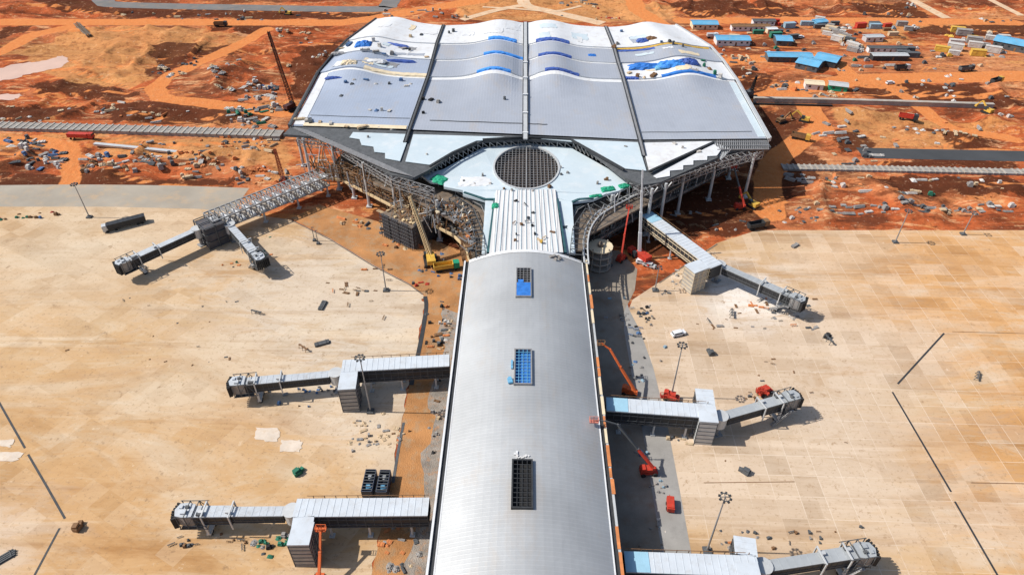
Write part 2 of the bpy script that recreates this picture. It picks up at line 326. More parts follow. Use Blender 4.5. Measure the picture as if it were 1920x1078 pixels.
DARK_SOIL_SHADE = [[(195, 16), (560, 22), (725, 28), (715, 37), (500, 34), (230, 34)], [(60, 160), (150, 152), (255, 176), (210, 186), (90, 174)], [(395, 48), (505, 50), (485, 64), (420, 58)], [(370, 100), (440, 86), (425, 104), (380, 110)],
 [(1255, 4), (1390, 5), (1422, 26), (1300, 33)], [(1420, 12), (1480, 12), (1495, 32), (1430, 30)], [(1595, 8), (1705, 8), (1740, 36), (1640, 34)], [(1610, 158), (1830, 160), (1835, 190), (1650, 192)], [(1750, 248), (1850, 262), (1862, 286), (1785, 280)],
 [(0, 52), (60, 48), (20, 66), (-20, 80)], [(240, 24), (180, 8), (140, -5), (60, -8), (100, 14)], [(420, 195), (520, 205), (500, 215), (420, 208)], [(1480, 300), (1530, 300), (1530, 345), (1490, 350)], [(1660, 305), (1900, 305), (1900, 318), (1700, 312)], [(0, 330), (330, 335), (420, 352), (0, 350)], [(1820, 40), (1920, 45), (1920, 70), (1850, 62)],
 [(1150, 452), (1240, 385), (1400, 330), (1446, 392), (1400, 424), (1340, 440), (1235, 472)], [(1438, 205), (1490, 225), (1500, 260), (1515, 330), (1455, 400), (1428, 330)], [(640, 432), (700, 400), (870, 440), (880, 500), (800, 480), (720, 460)], [(1840, 180), (1920, 185), (1920, 205), (1850, 200)], [(560, 100), (640, 80), (600, 150), (550, 190)],  # first two: the terminal roof's shade painted into the dark earth
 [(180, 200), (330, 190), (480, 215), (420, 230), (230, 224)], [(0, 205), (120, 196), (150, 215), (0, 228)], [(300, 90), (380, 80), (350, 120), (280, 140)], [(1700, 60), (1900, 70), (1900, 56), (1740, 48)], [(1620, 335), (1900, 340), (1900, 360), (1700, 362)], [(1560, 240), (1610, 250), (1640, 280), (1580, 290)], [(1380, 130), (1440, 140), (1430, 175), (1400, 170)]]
TANS = [[(150, 60), (380, 55), (470, 75), (330, 110), (250, 160), (130, 150), (30, 100)], [(1560, 205), (1700, 215), (1830, 250), (1760, 285), (1620, 282)], [(130, 255), (530, 268), (520, 330), (420, 300), (230, 290)], [(870, 0), (1180, 0), (1200, 40), (860, 36)], [(1190, 10), (1260, 10), (1270, 40), (1220, 40)], [(1580, 40), (1900, 42), (1900, 60), (1600, 56)], [(-100, 268), (100, 258), (90, 275), (-100, 300)]]
random.seed(3)
RUTS = []
for i in range(84):
    sx = random.choice((-1, 1)); x, y = sx * U(110, 380), U(225, 520); a_ = U(-.35, .35) + (math.pi if rnd() < .5 else 0); ln = []
    for k in range(random.randint(8, 18)):
        ln.append((x, y)); x += 9 * math.cos(a_); y += 9 * math.sin(a_) * .8; a_ += U(-.28, .28)
    RUTS.append(ln)
flat_polys = [W2(p) for p in (AP_L, AP_R, TERM, CORR, [(-60, 108), (130, 100), (134, 124), (60, 152), (-60, 156)], [(-60, 172), (50, 174), (48, 186), (-60, 194)])]
flat_lines = [(W2(v[0]), v[1] / 2) for v in ROADS.values()] + [(W2(BAND_L), 5), (W2(BAND_R), 5), (W2(RAMP_R), 3)] + [(W2(p), 4) for p in WHITE_RD] + [(W2(p), w / 2) for p, w in TRACKS]
def relief(X, Y):
    X = np.asarray(X, float); Y = np.asarray(Y, float); d = np.full(X.shape, 1e9)
    for p in flat_polys: d = np.minimum(d, dpoly(X, Y, p))
    for l, w in flat_lines: d = np.minimum(d, np.maximum(0, dseg(X, Y, l) - w - 1))
    yd = dpoly(X, Y, W2(YARD)); k = np.clip(yd / 25, .12, 1)
    mk = np.clip(d / 9, 0, 1) * k
    mk = mk * mk * (3 - 2 * mk)
    h = 2.2 * (vn(X, Y * 1.8, 34, 1) - .5) + 1.7 * (vn(X, Y * 1.7, 15, 2) - .5) + 1.1 * (vn(X, Y, 7, 3) - .5) + .5 * (vn(X, Y, 3.6, 4) - .5)
    r = np.abs(vn(X, Y * 1.6, 26, 9) - .5); h = h + 1.6 * np.clip(1 - r * 9, 0, 1)
    h = h * 1.35 + 7 * np.clip(vn(X, Y * 1.3, 9, 12) - .76, 0, 1) * np.clip(vn(X, Y, 60, 13) * 2 - .6, 0, 1) + 4.5 * np.clip(vn(X, Y * 2.2, 22, 14) - .72, 0, 1)
    return mk * h
def gz(x, y): return float(relief(np.array([x]), np.array([y]))[0])
def make_ground():
    xs = np.concatenate([-np.geomspace(9000, 430, 26), np.arange(-428, 429, 1.7), np.geomspace(430, 9000, 26)])
    ys = np.concatenate([-np.geomspace(3000, 60, 12), np.arange(-50, 150, 8), np.arange(150, 570, 1.7), np.geomspace(572, 12000, 34)])
    X, Y = np.meshgrid(xs, ys); Z = relief(X, Y); n, m = X.shape
    co = np.stack([X, Y, Z], -1).reshape(-1, 3)
    idx = np.arange(n * m).reshape(n, m); q = np.stack([idx[:-1, :-1], idx[:-1, 1:], idx[1:, 1:], idx[1:, :-1]], -1).reshape(-1, 4)
    me = bpy.data.meshes.new('ground'); me.vertices.add(len(co)); me.vertices.foreach_set('co', co.ravel().astype(np.float32))
    me.loops.add(q.size); me.loops.foreach_set('vertex_index', q.ravel().astype(np.int32)); me.polygons.add(len(q))
    me.polygons.foreach_set('loop_start', (np.arange(len(q)) * 4).astype(np.int32)); me.polygons.foreach_set('use_smooth', np.ones(len(q), bool))
    me.update(calc_edges=True)
    wx = 7 * (vn(X, Y, 11, 21) - .5) + 4 * (vn(X, Y, 4, 22) - .5); wy = 7 * (vn(X, Y, 11, 23) - .5) + 4 * (vn(X, Y, 4, 24) - .5)
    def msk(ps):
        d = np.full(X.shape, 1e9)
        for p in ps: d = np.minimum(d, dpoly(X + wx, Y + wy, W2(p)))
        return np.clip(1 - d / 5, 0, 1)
    dk, tn = msk(DARK_SOIL_SHADE), msk(TANS); tr = np.zeros(X.shape)
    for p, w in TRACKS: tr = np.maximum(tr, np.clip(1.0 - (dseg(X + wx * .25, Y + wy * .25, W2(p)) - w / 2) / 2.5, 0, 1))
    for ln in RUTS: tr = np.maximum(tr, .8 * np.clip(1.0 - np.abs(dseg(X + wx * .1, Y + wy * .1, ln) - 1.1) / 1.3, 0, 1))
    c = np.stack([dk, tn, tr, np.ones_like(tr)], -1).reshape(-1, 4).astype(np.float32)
    a = me.attributes.new('soil_shade', 'FLOAT_COLOR', 'POINT'); a.data.foreach_set('color', c.ravel())
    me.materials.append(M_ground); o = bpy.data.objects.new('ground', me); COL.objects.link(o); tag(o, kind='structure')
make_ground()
def sheet(name, poly, z, m):
    return tag(MB().sheet(W2(poly), z).build(name, m), kind='structure')
def ribbon_pts(path, w):
    pts = [Vector((*p, 0)) for p in path]; L = []; Rr = []
    for i, p in enumerate(pts):
        d = (pts[min(i + 1, len(pts) - 1)] - pts[max(i - 1, 0)]).normalized(); nrm = Vector((-d.y, d.x, 0))
        L.append(p + nrm * w / 2); Rr.append(p - nrm * w / 2)
    return L, Rr
def ribbon(name, pxpath, w, z, m, kind='structure'):
    L, Rr = ribbon_pts(W2(pxpath), w); b = MB()
    b.grid([[Vector((a.x, a.y, z)), Vector((c.x, c.y, z))] for a, c in zip(Rr, L)])
    return tag(b.build(name, m), kind=kind)
def smooth(path, k=4):
    out = []
    for i in range(len(path) - 1):
        p0, p1, p2, p3 = (Vector(path[max(0, min(len(path) - 1, j))]) for j in (i - 1, i, i + 1, i + 2))
        for t in range(k):
            t /= k; out.append(tuple(.5 * ((2 * p1) + (p2 - p0) * t + (2 * p0 - 5 * p1 + 4 * p2 - p3) * t * t + (3 * p1 - p0 - 3 * p2 + p3) * t ** 3)))
    return out + [path[-1]]
def jag(pl, sel, amp=2.2, n=9):
    out = []
    for i in range(len(pl)):
        a, c = pl[i], pl[(i + 1) % len(pl)]; out.append(a)
        if i in sel:
            for k in range(1, n): t = k / n; out.append((a[0] + (c[0] - a[0]) * t + U(-amp, amp * .4), a[1] + (c[1] - a[1]) * t))
    return out
random.seed(2); sheet('apron', jag(AP_L, (8, 9, 10, 11, 12, 13, 14), 5, 8), .06, M_apL)
sheet('slab_apron', AP_R, .06, M_apR)
for nm, (pth, w, m) in ROADS.items(): ribbon(nm, smooth(pth), w, .09 if nm != 'apron_service_road' else .035, m)
M_rd = mat('dusty_track', (.60, .43, .28), .95, 0, .2, .15, dirt=((.55, .24, .09), .8))
for i, pth in enumerate(WHITE_RD): ribbon('pale_road', smooth(pth), [9, 6, 7, 5, 3][i], .10 + .02 * i, M_rd)
# earth between the left apron and the pier, road and pavement between the pier and the right apron
sheet('earth_strip', [(545, 409), (600, 385), (760, 430), (890, 480), (880, 1300), (688, 1300), (690, 1110), (712, 1000), (735, 900), (752, 800), (768, 720), (785, 640), (798, 575), (794, 552), (768, 531), (700, 496), (620, 447)], .045, M_earth)
sheet('pier_road', [(1080, 470), (1160, 470), (1195, 505), (1190, 545), (1172, 580), (1170, 620), (1182, 690), (1203, 800), (1240, 1030), (1262, 1300), (1100, 1300)], .045, M_lane)
sheet('pavement', [(1176, 570), (1182, 586), (1200, 620), (1225, 690), (1252, 800), (1295, 1030), (1325, 1300), (1258, 1300), (1240, 1030), (1203, 800), (1182, 690), (1170, 620), (1170, 585)], .085, M_strip)
# ================================================================== PIER
PX0, PX1, PXC = -18.3, 20.9, 1.3; PY0, PY1 = -40.0, 172.2; EZ, AZ = 12.0, 16.5
pier = thing('pier_building', (PXC, 80, 0), 'long grey barrel roofed airport pier running from the terminal to the bottom of the photo', 'airport pier')
def vault_z(x):
    t = (x - PXC) / 18.2; return EZ + (AZ - EZ) * (1 - t * t)
HOLES = [(at(971, 503, 16.9), at(1000, 556, 16.9)), (at(970, 655, 16.9), at(1003, 720, 16.9)), (at(967, 862, 16.9), at(1008, 952, 16.9))]
b = MB(); xs = [PXC + 18.2 * math.sin(R_(a)) for a in range(-90, 91, 6)]
ys = sorted(set([PY0, PY1] + [q for h in HOLES for q in (h[0].y, h[1].y)] + list(np.arange(PY0 + 6, PY1, 9.0))))
xs = sorted(set([round(x, 3) for x in xs] + [-1.9 + PXC - .9, PXC + 1.5]))
HX0, HX1 = PXC - 2.8, PXC + 1.5
for i in range(len(ys) - 1):
    ym = (ys[i] + ys[i + 1]) / 2
    for j in range(len(xs) - 1):
        xm = (xs[j] + xs[j + 1]) / 2
        if HX0 < xm < HX1 and any(h[1].y < ym < h[0].y for h in HOLES): continue
        q = [(xs[j], ys[i]), (xs[j + 1], ys[i]), (xs[j + 1], ys[i + 1]), (xs[j], ys[i + 1])]
        b.quad(*[(x, y, vault_z(x)) for x, y in q])
b.build('roof', M_pier, pier, smooth=False)
# end fascia of the vault, eave gutters and edge trims
b = MB()
for j in range(len(xs) - 1):
    x0, x1 = xs[j], xs[j + 1]
    b.quad((x0, PY1 + .5, vault_z(x0) + .12), (x0, PY1 - 1.0, vault_z(x0) + .12), (x1, PY1 - 1.0, vault_z(x1) + .12), (x1, PY1 + .5, vault_z(x1) + .12))
    b.quad((x0, PY1 + .5, vault_z(x0) - 1.2), (x0, PY1 + .5, vault_z(x0) + .12), (x1, PY1 + .5, vault_z(x1) + .12), (x1, PY1 + .5, vault_z(x1) - 1.2))
b.build('end_trim', M_white, pier)
L = PY1 - PY0; YM = (PY0 + PY1) / 2
for s in (-1, 1):
    e = PXC + s * 18.2
    MB().box((e + s * .55, YM, EZ - .35), (1.0, L, .3)).build('gutter', M_dark, pier)
    b = MB(); b.box((e + s * 1.3, YM, EZ - .1), (.5, L, .7))
    b.build('eave_trim', M_white if s < 0 else M_lgrey, pier)
    MB().box((e + s * -.12, YM, EZ + .12), (.3, L, .14)).build('roof_edge', M_white, pier)
    w = MB(); w.box((e - s * 1.0, YM, 5.9), (.3, L, 11.6)); w.build('wall', M_glass, pier)
    w = MB()
    for k in range(36):
        y = PY1 - 3 - k * 6.0; w.box((e - s * .7, y, 5.85), (.35, .35, 11.5))
    for z in (.6, 4.6, 8.2): w.box((e - s * .62, YM, z), (.26, L, .35))
    w.build('wall_frame', M_grey, pier)
# loose orange and cream boards left along the right eave
M_rust = mat('rust_primer', (.55, .20, .07), .8, 0, .3, .5)
y = 40.0
while y < PY1 - 6:
    l = U(2.5, 8)
    if rnd() < .72: MB().box((PXC + 19.5 + U(-.15, .15), y + l / 2, EZ + .33), (U(.5, .8), l * .9, .14)).build('eave_board', random.choice([M_rust, M_cream, M_cream, M_dark, M_rust]), pier)
    y += l
SKY = [('nearly square roof light with a blue sheet over its lower half', M_blue, 1), ('roof light filled with a blue grid of glazing bars', M_lblue, 2), ('long dark roof light with an open black grid', M_black, 3)]
for (a, c), (lb, m, k) in zip(HOLES, SKY):
    y0, y1 = c.y, a.y; b = MB(); zt = AZ + .55
    for x in (HX0, HX1): b.box((x, (y0 + y1) / 2, zt - .45), (.35, y1 - y0 + .35, 1.1))
    for y in (y0, y1): b.box(((HX0 + HX1) / 2, y, zt - .44), (HX1 - HX0 - .36, .35, 1.08))
    f = b.build('skylight', M_grey if k < 3 else M_dark, pier); f['label'] = lb
    g = MB(); n = int((y1 - y0) / 1.1)
    g.box(((HX0 + HX1) / 2, (y0 + y1) / 2, zt - 1.4), (HX1 - HX0 - .4, y1 - y0 - .4, .06))
    go = g.build('glass', M_black if k != 2 else M_blue, f, local=True)
    g = MB()
    for i in range(1, n): g.box(((HX0 + HX1) / 2, y0 + (y1 - y0) * i / n, zt - .12), (HX1 - HX0 - .36, .14, .14))
    for i in range(1, 4): g.box((HX0 + (HX1 - HX0) * i / 4, (y0 + y1) / 2, zt - .05), (.12, y1 - y0 - .36, .12))
    g.build('glazing_bar', M_dark if k == 3 else (M_lblue if k == 2 else M_grey), f, local=True)
    for q in (go, f.children[-1]): q.location = (-pier.location.x, -pier.location.y, 0)
    if k == 1:
        t = MB(); t.box(((HX0 + HX1) / 2, y0 + 3.2, zt + .08), (HX1 - HX0 - .2, 6.0, .1)); t.box((HX0 + 1.3, y0 + 7.0, zt + .07), (1.6, 1.4, .08))
        tag(t.build('tarpaulin', M_blue), 'blue sheet spread over the roof light nearest the terminal', 'tarpaulin')
    if k == 2:
        tag(MB().box((HX0 - 1.1, y0 + 1.2, vault_z(0) + .3), (1.2, 1.6, .5), .2).box((HX0 - 1.2, y0 + 1.9, vault_z(0) + .35), (.8, 1.0, .5)).build('sheet_bundle', M_lblue), 'short blue sheet bundle at the lower left corner of the middle roof light', 'bundle')
        tag(MB().box((HX0 - .7, y0 + 7.0, vault_z(0) + .2), (.5, 3.0, .35)).box((HX0 - .7, y0 + 7.4, vault_z(0) + .35), (.4, 1.8, .25)).build('sheet_bundle', M_lblue), 'long blue sheet bundle along the left side of the middle roof light', 'bundle')
    if k == 3:
        t = MB()
        for q in range(9): t.box((HX0 + U(.2, 3.6), y1 + U(.8, 2.4), AZ + .15), (U(.4, .9), U(.2, .5), U(.1, .3)), U(0, 3))
        tag(t.build('offcut_pile', M_white), 'white sheet offcuts on the pier roof above the long dark roof light', 'offcuts')
# ================================================================== TERMINAL
term = thing('terminal_building', (0, 300, 0), 'huge unfinished airport terminal with a grey wavy roof in four bays', 'airport terminal')
ZV = [21.4, 22.0, 22.8, 23.6, 24.6]                       # valley heights at the five breakpoints front > back
SEAM = [[(546, 236), (598, 138), (624, 108), (652, 82), (706, 42)], [(768, 243), (803, 146), (812, 116), (820, 88), (832, 55)], [(985, 252), (985, 146), (985, 116), (985, 90), (985, 50)], [(1199, 262), (1168, 150), (1158, 122), (1150, 96), (1135, 58)], [(1440, 260), (1380, 152), (1356, 120), (1332, 95), (1266, 54)]]
SW = [[at(x, y, z) for (x, y), z in zip(s, ZV)] for s in SEAM]
PEAK = [(.32, .23, 3.4), (.68, .22, 3.8), (.30, .22, 3.8), (.58, .22, 3.6)]
NB = 32
def roof_pt(bay, u, v, k):
    """v 0..4 across the breakpoints; k is the strip (0 front .. 3 back)"""
    i = min(3, max(0, int(v))); f = v - i
    a = SW[bay][i].lerp(SW[bay][i + 1], f); c = SW[bay + 1][i].lerp(SW[bay + 1][i + 1], f); p = a.lerp(c, u)
    pk, wd, am = PEAK[bay]
    if v < 1: g = max(0, (v - .38) / .62); g = g * g
    else: g = 1 - .42 * (v - 1) / 3
    e = (u - pk) / wd; bu = math.exp(-e * e)
    edge = min(1, u / .12, (1 - u) / .12); p.z += am * g * bu * edge + .62 * k
    return p
STR = {0: [0, 0, 0, 'w'], 1: [1, 1, 1, 2], 2: [1, 1, 1, 2], 3: [0, 'y', 0, 2]}
MS = [M_roofL, M_roofG, M_white]
for bay in range(4):
    b = MB()
    for k in range(4):
        rows = []
        n = 10 if k == 0 else 5
        for i in range(n + 1): rows.append([roof_pt(bay, .012 + .976 * j / NB, k + i / n, k) for j in range(NB + 1)])
        b.mi = [[0, 2, 2, 2], [1, 1, 1, 2], [1, 1, 1, 2], [1, 2, 1, 2]][bay][k]
        if bay == 0 and k == 1: b.mi = 0
        b.grid(rows)
        if k: # riser
            b.mi = 2 if bay in (1, 2) else b.mi
            lo = [roof_pt(bay, .012 + .976 * j / NB, k, k - 1) for j in range(NB + 1)]
            b.grid([lo, rows[0]])
    b.build('roof_panel', [M_roofL if bay in (0,) else M_roofG, M_roofG, M_white], term, smooth=False)
def strip(bay, u0, u1, v0, v1, k, off, n=14, m=3):
    return [[roof_pt(bay, u0 + (u1 - u0) * j / n, v0 + (v1 - v0) * i / m, k) + Vector((0, 0, off)) for j in range(n + 1)] for i in range(m + 1)]
def slab(rows, th=.12):
    """closed thin slab over a grid of points"""
    b = MB(); b.grid(rows); n, m = len(rows), len(rows[0]); D = Vector((0, 0, -th))
    loop = rows[0] + [r[-1] for r in rows[1:]] + rows[-1][::-1][1:] + [r[0] for r in rows[::-1][1:-1]]
    for i in range(len(loop)):
        a, c = loop[i], loop[(i + 1) % len(loop)]; b.quad(a, c, c + D, a + D) if False else b.quad(a + D, c + D, c, a)
    return b
for bay in range(4):
    for k in (1, 2, 3):
        if bay in (0, 3) and k > 1: continue
        slab(strip(bay, .02, .98, k - (.055 if bay in (1, 2) else .03), k - .004, k - 1, .10, 24, 1), .1).build('step_flashing', M_white, term)
random.seed(21)
for bay, n_, ms in ((0, 14, [M_cream, M_pale, M_white, M_roofG, M_grey]), (3, 9, [M_pale, M_white, M_cream, M_roofG]), (1, 4, [M_pale, M_white]), (2, 4, [M_pale, M_white])):
    for k in range(n_):
        kk = random.choice((1, 2, 3) if bay in (0, 3) else (3,)); v0 = kk + U(.05, .6); u0 = U(.06, .8); u1, v1 = min(.96, u0 + U(.06, .22)), min(kk + .97, v0 + U(.12, .35))
        rw = strip(bay, u0, u1, v0, v1, kk, .12 + .02 * (k % 5), 8, 3)
        for p in rw[0] + rw[-1]: p.y += U(-.7, .7)
        for r in rw: r[0].x += U(-.5, .5); r[-1].x += U(-.5, .5)
        slab(rw, .07).build('roof_membrane', random.choice(ms), term)
# white edge strips of the outer bays and seam walls
for (bay, u0, u1) in ((0, .012, .10), (3, .93, .988)):
    b = slab([[roof_pt(bay, u0 + (u1 - u0) * j / 2, v, min(3, int(v))) + Vector((0, 0, .14)) for j in range(3)] for v in (.02, .25, .5, .75, .97)])
    b.build('roof_edge_sheet', M_white if bay == 0 else M_pale, term)
# seams between the bays: dark gutters, the middle one double with a pale walkway between
for i, (w, m) in enumerate([(.8, M_dark), (.7, M_dark2), (1.6, M_lgrey), (.9, M_grey), (1.0, M_lgrey)]):
    b = MB(); pts = [p + Vector((0, 0, .35 + .62 * min(q, 3) * .95)) for q, p in enumerate(SW[i])]
    f0 = pts[0] + (pts[0] - pts[1]).normalized() * (1.0 if i in (0, 4) else 5.0)
    if i in (1, 3): f0 = pts[0] + (pts[0] - pts[1]).normalized() * (11 if i == 1 else 13); f0.z = 21.2
    pts = [f0] + pts
    for a, c in zip(pts[:-1], pts[1:]): b.bar(a, c, w, .5)
    s = b.build('roof_gutter', m, term)
    if i in (2, 3, 1):
        c2 = MB()
        for sg in (-1, 1):
            o_ = Vector((sg * (w / 2 + .25), 0, .12))
            for a, c in zip(pts[:-1], pts[1:]): c2.bar(a + o_, c + o_, .3, .5)
        c2.build('gutter_kerb', M_dark if i != 1 else M_black, term)
    if i == 2:
        for k in range(5): y = pts[1].lerp(pts[3], k / 4.3); MB().box((y.x, y.y, y.z + .35), (2.2, .8, .4)).build('walkway_step', M_white, term)
# side fascias
for i in (0, 4):
    b = MB(); s = -1 if i == 0 else 1; P_ = SW[i]
    for a, c in zip(P_[:-1], P_[1:]):
        O = Vector((s * .9, 0, -.3)); b.bar(a + O, c + O, .9, 1.6)
    b.build('side_fascia', M_dark2 if i == 0 else M_lgrey, term)
b = MB(); bk = [s[4] for s in SW]
for a, c in zip(bk[:-1], bk[1:]): b.bar(a + Vector((0, .6, -.4)), c + Vector((0, .6, -.4)), 1.0, 1.4)
b.build('rear_fascia', M_dark2, term)
# body below: dark under-roof volume with glass walls, floor slabs
def Z3(pl): return [at(x, y, z) for x, y, z in pl]
zb = 21.0
# underside deck of the main roof (gives the roof its thickness)
und = [SW[0][0], SW[0][1], SW[0][2], SW[0][3], SW[0][4], SW[4][4], SW[4][3], SW[4][2], SW[4][1], SW[4][0]]
MB().prism([(p.x, p.y, 0) for p in und], 19.6, 20.6).build('roof_structure', M_dark, term)
# front decks
DKL = [(531, 252, 20.6), (546, 237, 21.0), (768, 246, 21.0), (985, 255, 21.0), (985, 261, 20.8), (905, 264, 20.8), (850, 288, 20.6), (802, 320, 20.4), (774, 334, 20.2), (735, 328, 20.2), (700, 308, 20.3), (612, 258, 20.6)]
DKR = [(985, 255, 21.0), (1199, 264, 21.0), (1438, 263, 21.0), (1446, 276, 20.6), (1352, 284, 20.6), (1345, 296, 20.5), (1238, 342, 20.2), (1205, 347, 20.0), (1172, 334, 20.2), (1085, 266, 20.8), (985, 261, 20.8)]
MB().prism(Z3(DKL), th=1.1).build('front_deck', M_dark2, term)
MB().prism(Z3(DKR), th=1.1).build('front_deck', M_dark2, term)
zs = 21.25
def skirt(pl, m=M_pale, th=.22): return MB().prism([at(x, y, z) for x, y, z in pl], th=th).build('front_sheet', m, term)
skirt([(662, 248, zs), (768, 252, zs), (750, 302, 20.9), (722, 297, 20.9), (722, 287, 20.95), (702, 285, 21), (700, 275, 21), (678, 272, 21), (674, 261, 21.1), (655, 258, 21.1)], M_pale)
skirt([(775, 252, zs), (983, 258, zs), (893, 264, 21.2), (848, 284, 21.1), (806, 309, 20.9), (760, 303, 20.9)], M_pale)
skirt([(990, 258, zs), (1196, 267, zs), (1212, 320, 20.9), (1172, 316, 20.9), (1086, 267, 21.2)], M_pale)
skirt([(1204, 268, zs), (1336, 265, zs), (1224, 322, 20.9), (1217, 320, 20.9)], M_white)
skirt([(1225, 330, 20.8), (1338, 270, 21.1), (1352, 281, 21.0), (1344, 292, 20.9), (1326, 293, 20.9), (1326, 300, 20.85), (1300, 301, 20.85), (1300, 309, 20.8), (1281, 310, 20.8), (1281, 318, 20.75), (1256, 320, 20.7), (1256, 330, 20.65), (1232, 334, 20.6)], M_white)
# cream insulation strip and edge along the grey/white boundary
b = slab(strip(0, .10, .97, -.03 + .03, .055, 0, .2)); b.build('insulation_strip', M_cream, term)
# white stepped edge kerb lines
b = MB()
for pl in ([(1217, 322), (1338, 267)], [(893, 267), (848, 287), (806, 312)], [(905, 262), (985, 257), (1070, 262), (1170, 318)]):
    for (x0, y0), (x1, y1) in zip(pl[:-1], pl[1:]): b.bar(at(x0, y0, 21.4), at(x1, y1, 21.4), .8, .7)
b.build('edge_kerb', M_dark, term)
# left front: open roof deck joists (dark grey ribs on the uncovered deck)
b = MB()
for k in range(40):
    t = k / 39; a = at(560 + 190 * t, 243 + 84 * t, 21.05); b.bar(a + Vector((-5, 3, 0)), a + Vector((4.5, -1, -.1)), .25, .2)
b.build('deck_rib', M_grey, term)
# right front corner: open trusses
b = MB()
for k in range(26):
    x = 1345 + 95 * k / 25; a, c = at(x, 264, 20.9), at(x, 280, 20.7); b.bar(a, c, .25, .5)
for y in (266, 273, 280): b.bar(at(1345, y + 1, 21), at(1442, y, 21), .35, .4)
b.build('corner_truss', M_grey, term)
b = MB()
for k in range(7): b.bar(at(1340 + k * 5, 268 + k * 2, 21.2), at(1352 + k * 2, 300 - k * 2, 19.5), .3, .3)
b.build('corner_brace', M_lgrey, term)
# canopy with the round opening
CAN = [(788, 327, 17.2), (830, 318, 17.5), (905, 277, 18), (985, 268, 18), (1070, 277, 18), (1150, 322, 17.5), (1197, 341, 17.2), (1176, 350, 17.1), (1160, 358, 17.0), (1135, 364, 16.9), (1112, 374, 16.7), (1073, 379, 16.3), (1045, 372, 16.6), (930, 372, 16.6), (910, 376, 16.3), (868, 364, 16.8), (868, 357, 16.9), (832, 350, 17.0), (832, 343, 17.1), (806, 340, 17.1)]
can = [at(*p) for p in CAN]
oc, ro = at(987, 313, 17.6), 0; rx = (at(1048, 313, 17.6) - at(926, 313, 17.6)).x / 2; ry = (at(987, 273, 17.6) - at(987, 353, 17.6)).y / 2
hole = [Vector((oc.x + rx * math.cos(2 * math.pi * k / 40), oc.y + ry * math.sin(2 * math.pi * k / 40), 17.6)) for k in range(40)]
vs = [v.copy() for v in can] + hole
b = MB(); fs = []
for t in tessellate_polygon([can, hole]):
    p, q, r = (vs[i] for i in t); fs.append(tuple(t) if (q - p).cross(r - p).z > 0 else tuple(t[::-1]))
b.add(vs, fs); n = len(can)
for lst in (can, hole):
    for i in range(len(lst)):
        a, c = lst[i], lst[(i + 1) % len(lst)]; D = Vector((0, 0, -1.0)); b.quad(a + D, c + D, c, a)
b.build('canopy_roof', M_pale, term)
b = MB()
for i in range(40):
    a, c = hole[i], hole[(i + 1) % 40]; b.bar(a + Vector((0, 0, .1)), c + Vector((0, 0, .1)), .7, .5)
sk = b.build('skylight_ring', M_lgrey, term)
b = MB()
for k in range(-8, 9):
    t = k / 9; h = math.sqrt(1 - t * t)
    b.bar((oc.x + rx * t, oc.y - ry * h, 17.3), (oc.x + rx * t, oc.y + ry * h, 17.3), .16, .3)
    b.bar((oc.x - rx * h, oc.y + ry * t, 17.15), (oc.x + rx * h, oc.y + ry * t, 17.15), .16, .3)
b.bar((oc.x, oc.y - ry, 17.4), (oc.x, oc.y + ry, 17.4), .4, .5)
b.build('skylight_grid', M_grey, term)
b = MB(); b.tube((oc.x, oc.y, 15.1), (oc.x, oc.y, 15.3), max(rx, ry) + .4, n=28); b.build('opening_shade_disc', mat('dark_brown_void', (.05, .036, .028), .95, 0, .5, .6), term)  # dark disc added so the round opening looks unlit inside
# drifts of green cloth and gutter on the canopy edge are things of their own (see further down); gap trusses under the high roof edge
b = MB()
for pl in ([(805, 316), (850, 292), (905, 268), (985, 263)], [(985, 263), (1075, 268), (1120, 290), (1172, 322), (1200, 338)]):
    for (x0, y0), (x1, y1) in zip(pl[:-1], pl[1:]):
        for k in range(6):
            t = k / 6; p = at(x0 + (x1 - x0) * t, y0 + (y1 - y0) * t, 20.2); q = at(x0 + (x1 - x0) * (t + .17), y0 + (y1 - y0) * (t + .17), 20.2)
            b.bar(p, q + Vector((0, 0, -2.6)), .25); b.bar(p, p + Vector((0, 0, -2.6)), .3)
b.build('edge_truss', M_grey, term)
# link roof down to the pier
b = MB(); l0, l1, l2, l3 = at(930, 357, 17.8), at(1041, 355, 17.8), at(1056, 473, 14.9), at(917, 476, 14.9)
b.prism([l0, l3, l2, l1], th=.6); b.build('link_roof', M_link, term)
b = MB()
for k in range(1, 14): a, c = l0.lerp(l1, k / 14), l3.lerp(l2, k / 14); b.bar(a + Vector((0, 0, .1)), c + Vector((0, 0, .1)), .28, .24)
b.build('link_rib', M_pale, term)
b = MB(); b.prism(Z3([(910, 376, 16.3), (929, 372, 16.4), (917, 475, 13.6), (903, 477, 13.5)]), th=.8); b.build('link_side_sheet', M_pale, term)
b = MB(); b.prism(Z3([(1046, 372, 16.4), (1073, 379, 16.3), (1079, 475, 13.5), (1057, 474, 13.6)]), th=.8); b.build('link_side_sheet', M_pale, term)
M_teal = mat('dark_teal_membrane', (.03, .09, .10), .7, 0, .4, .5)
for pl in ([(928, 374, 17.0), (915, 474, 14.2)], [(1044, 374, 17.0), (1060, 474, 14.2)], [(1073, 379, 16.4), (1085, 374, 16.6), (1112, 372, 16.9)], [(870, 361, 17), (910, 374, 16.5), (928, 374, 16.6)]):
    b = MB()
    for p, q in zip(pl[:-1], pl[1:]): b.bar(at(*p), at(*q), .9, .5)
    b.build('link_gutter', M_teal, term)
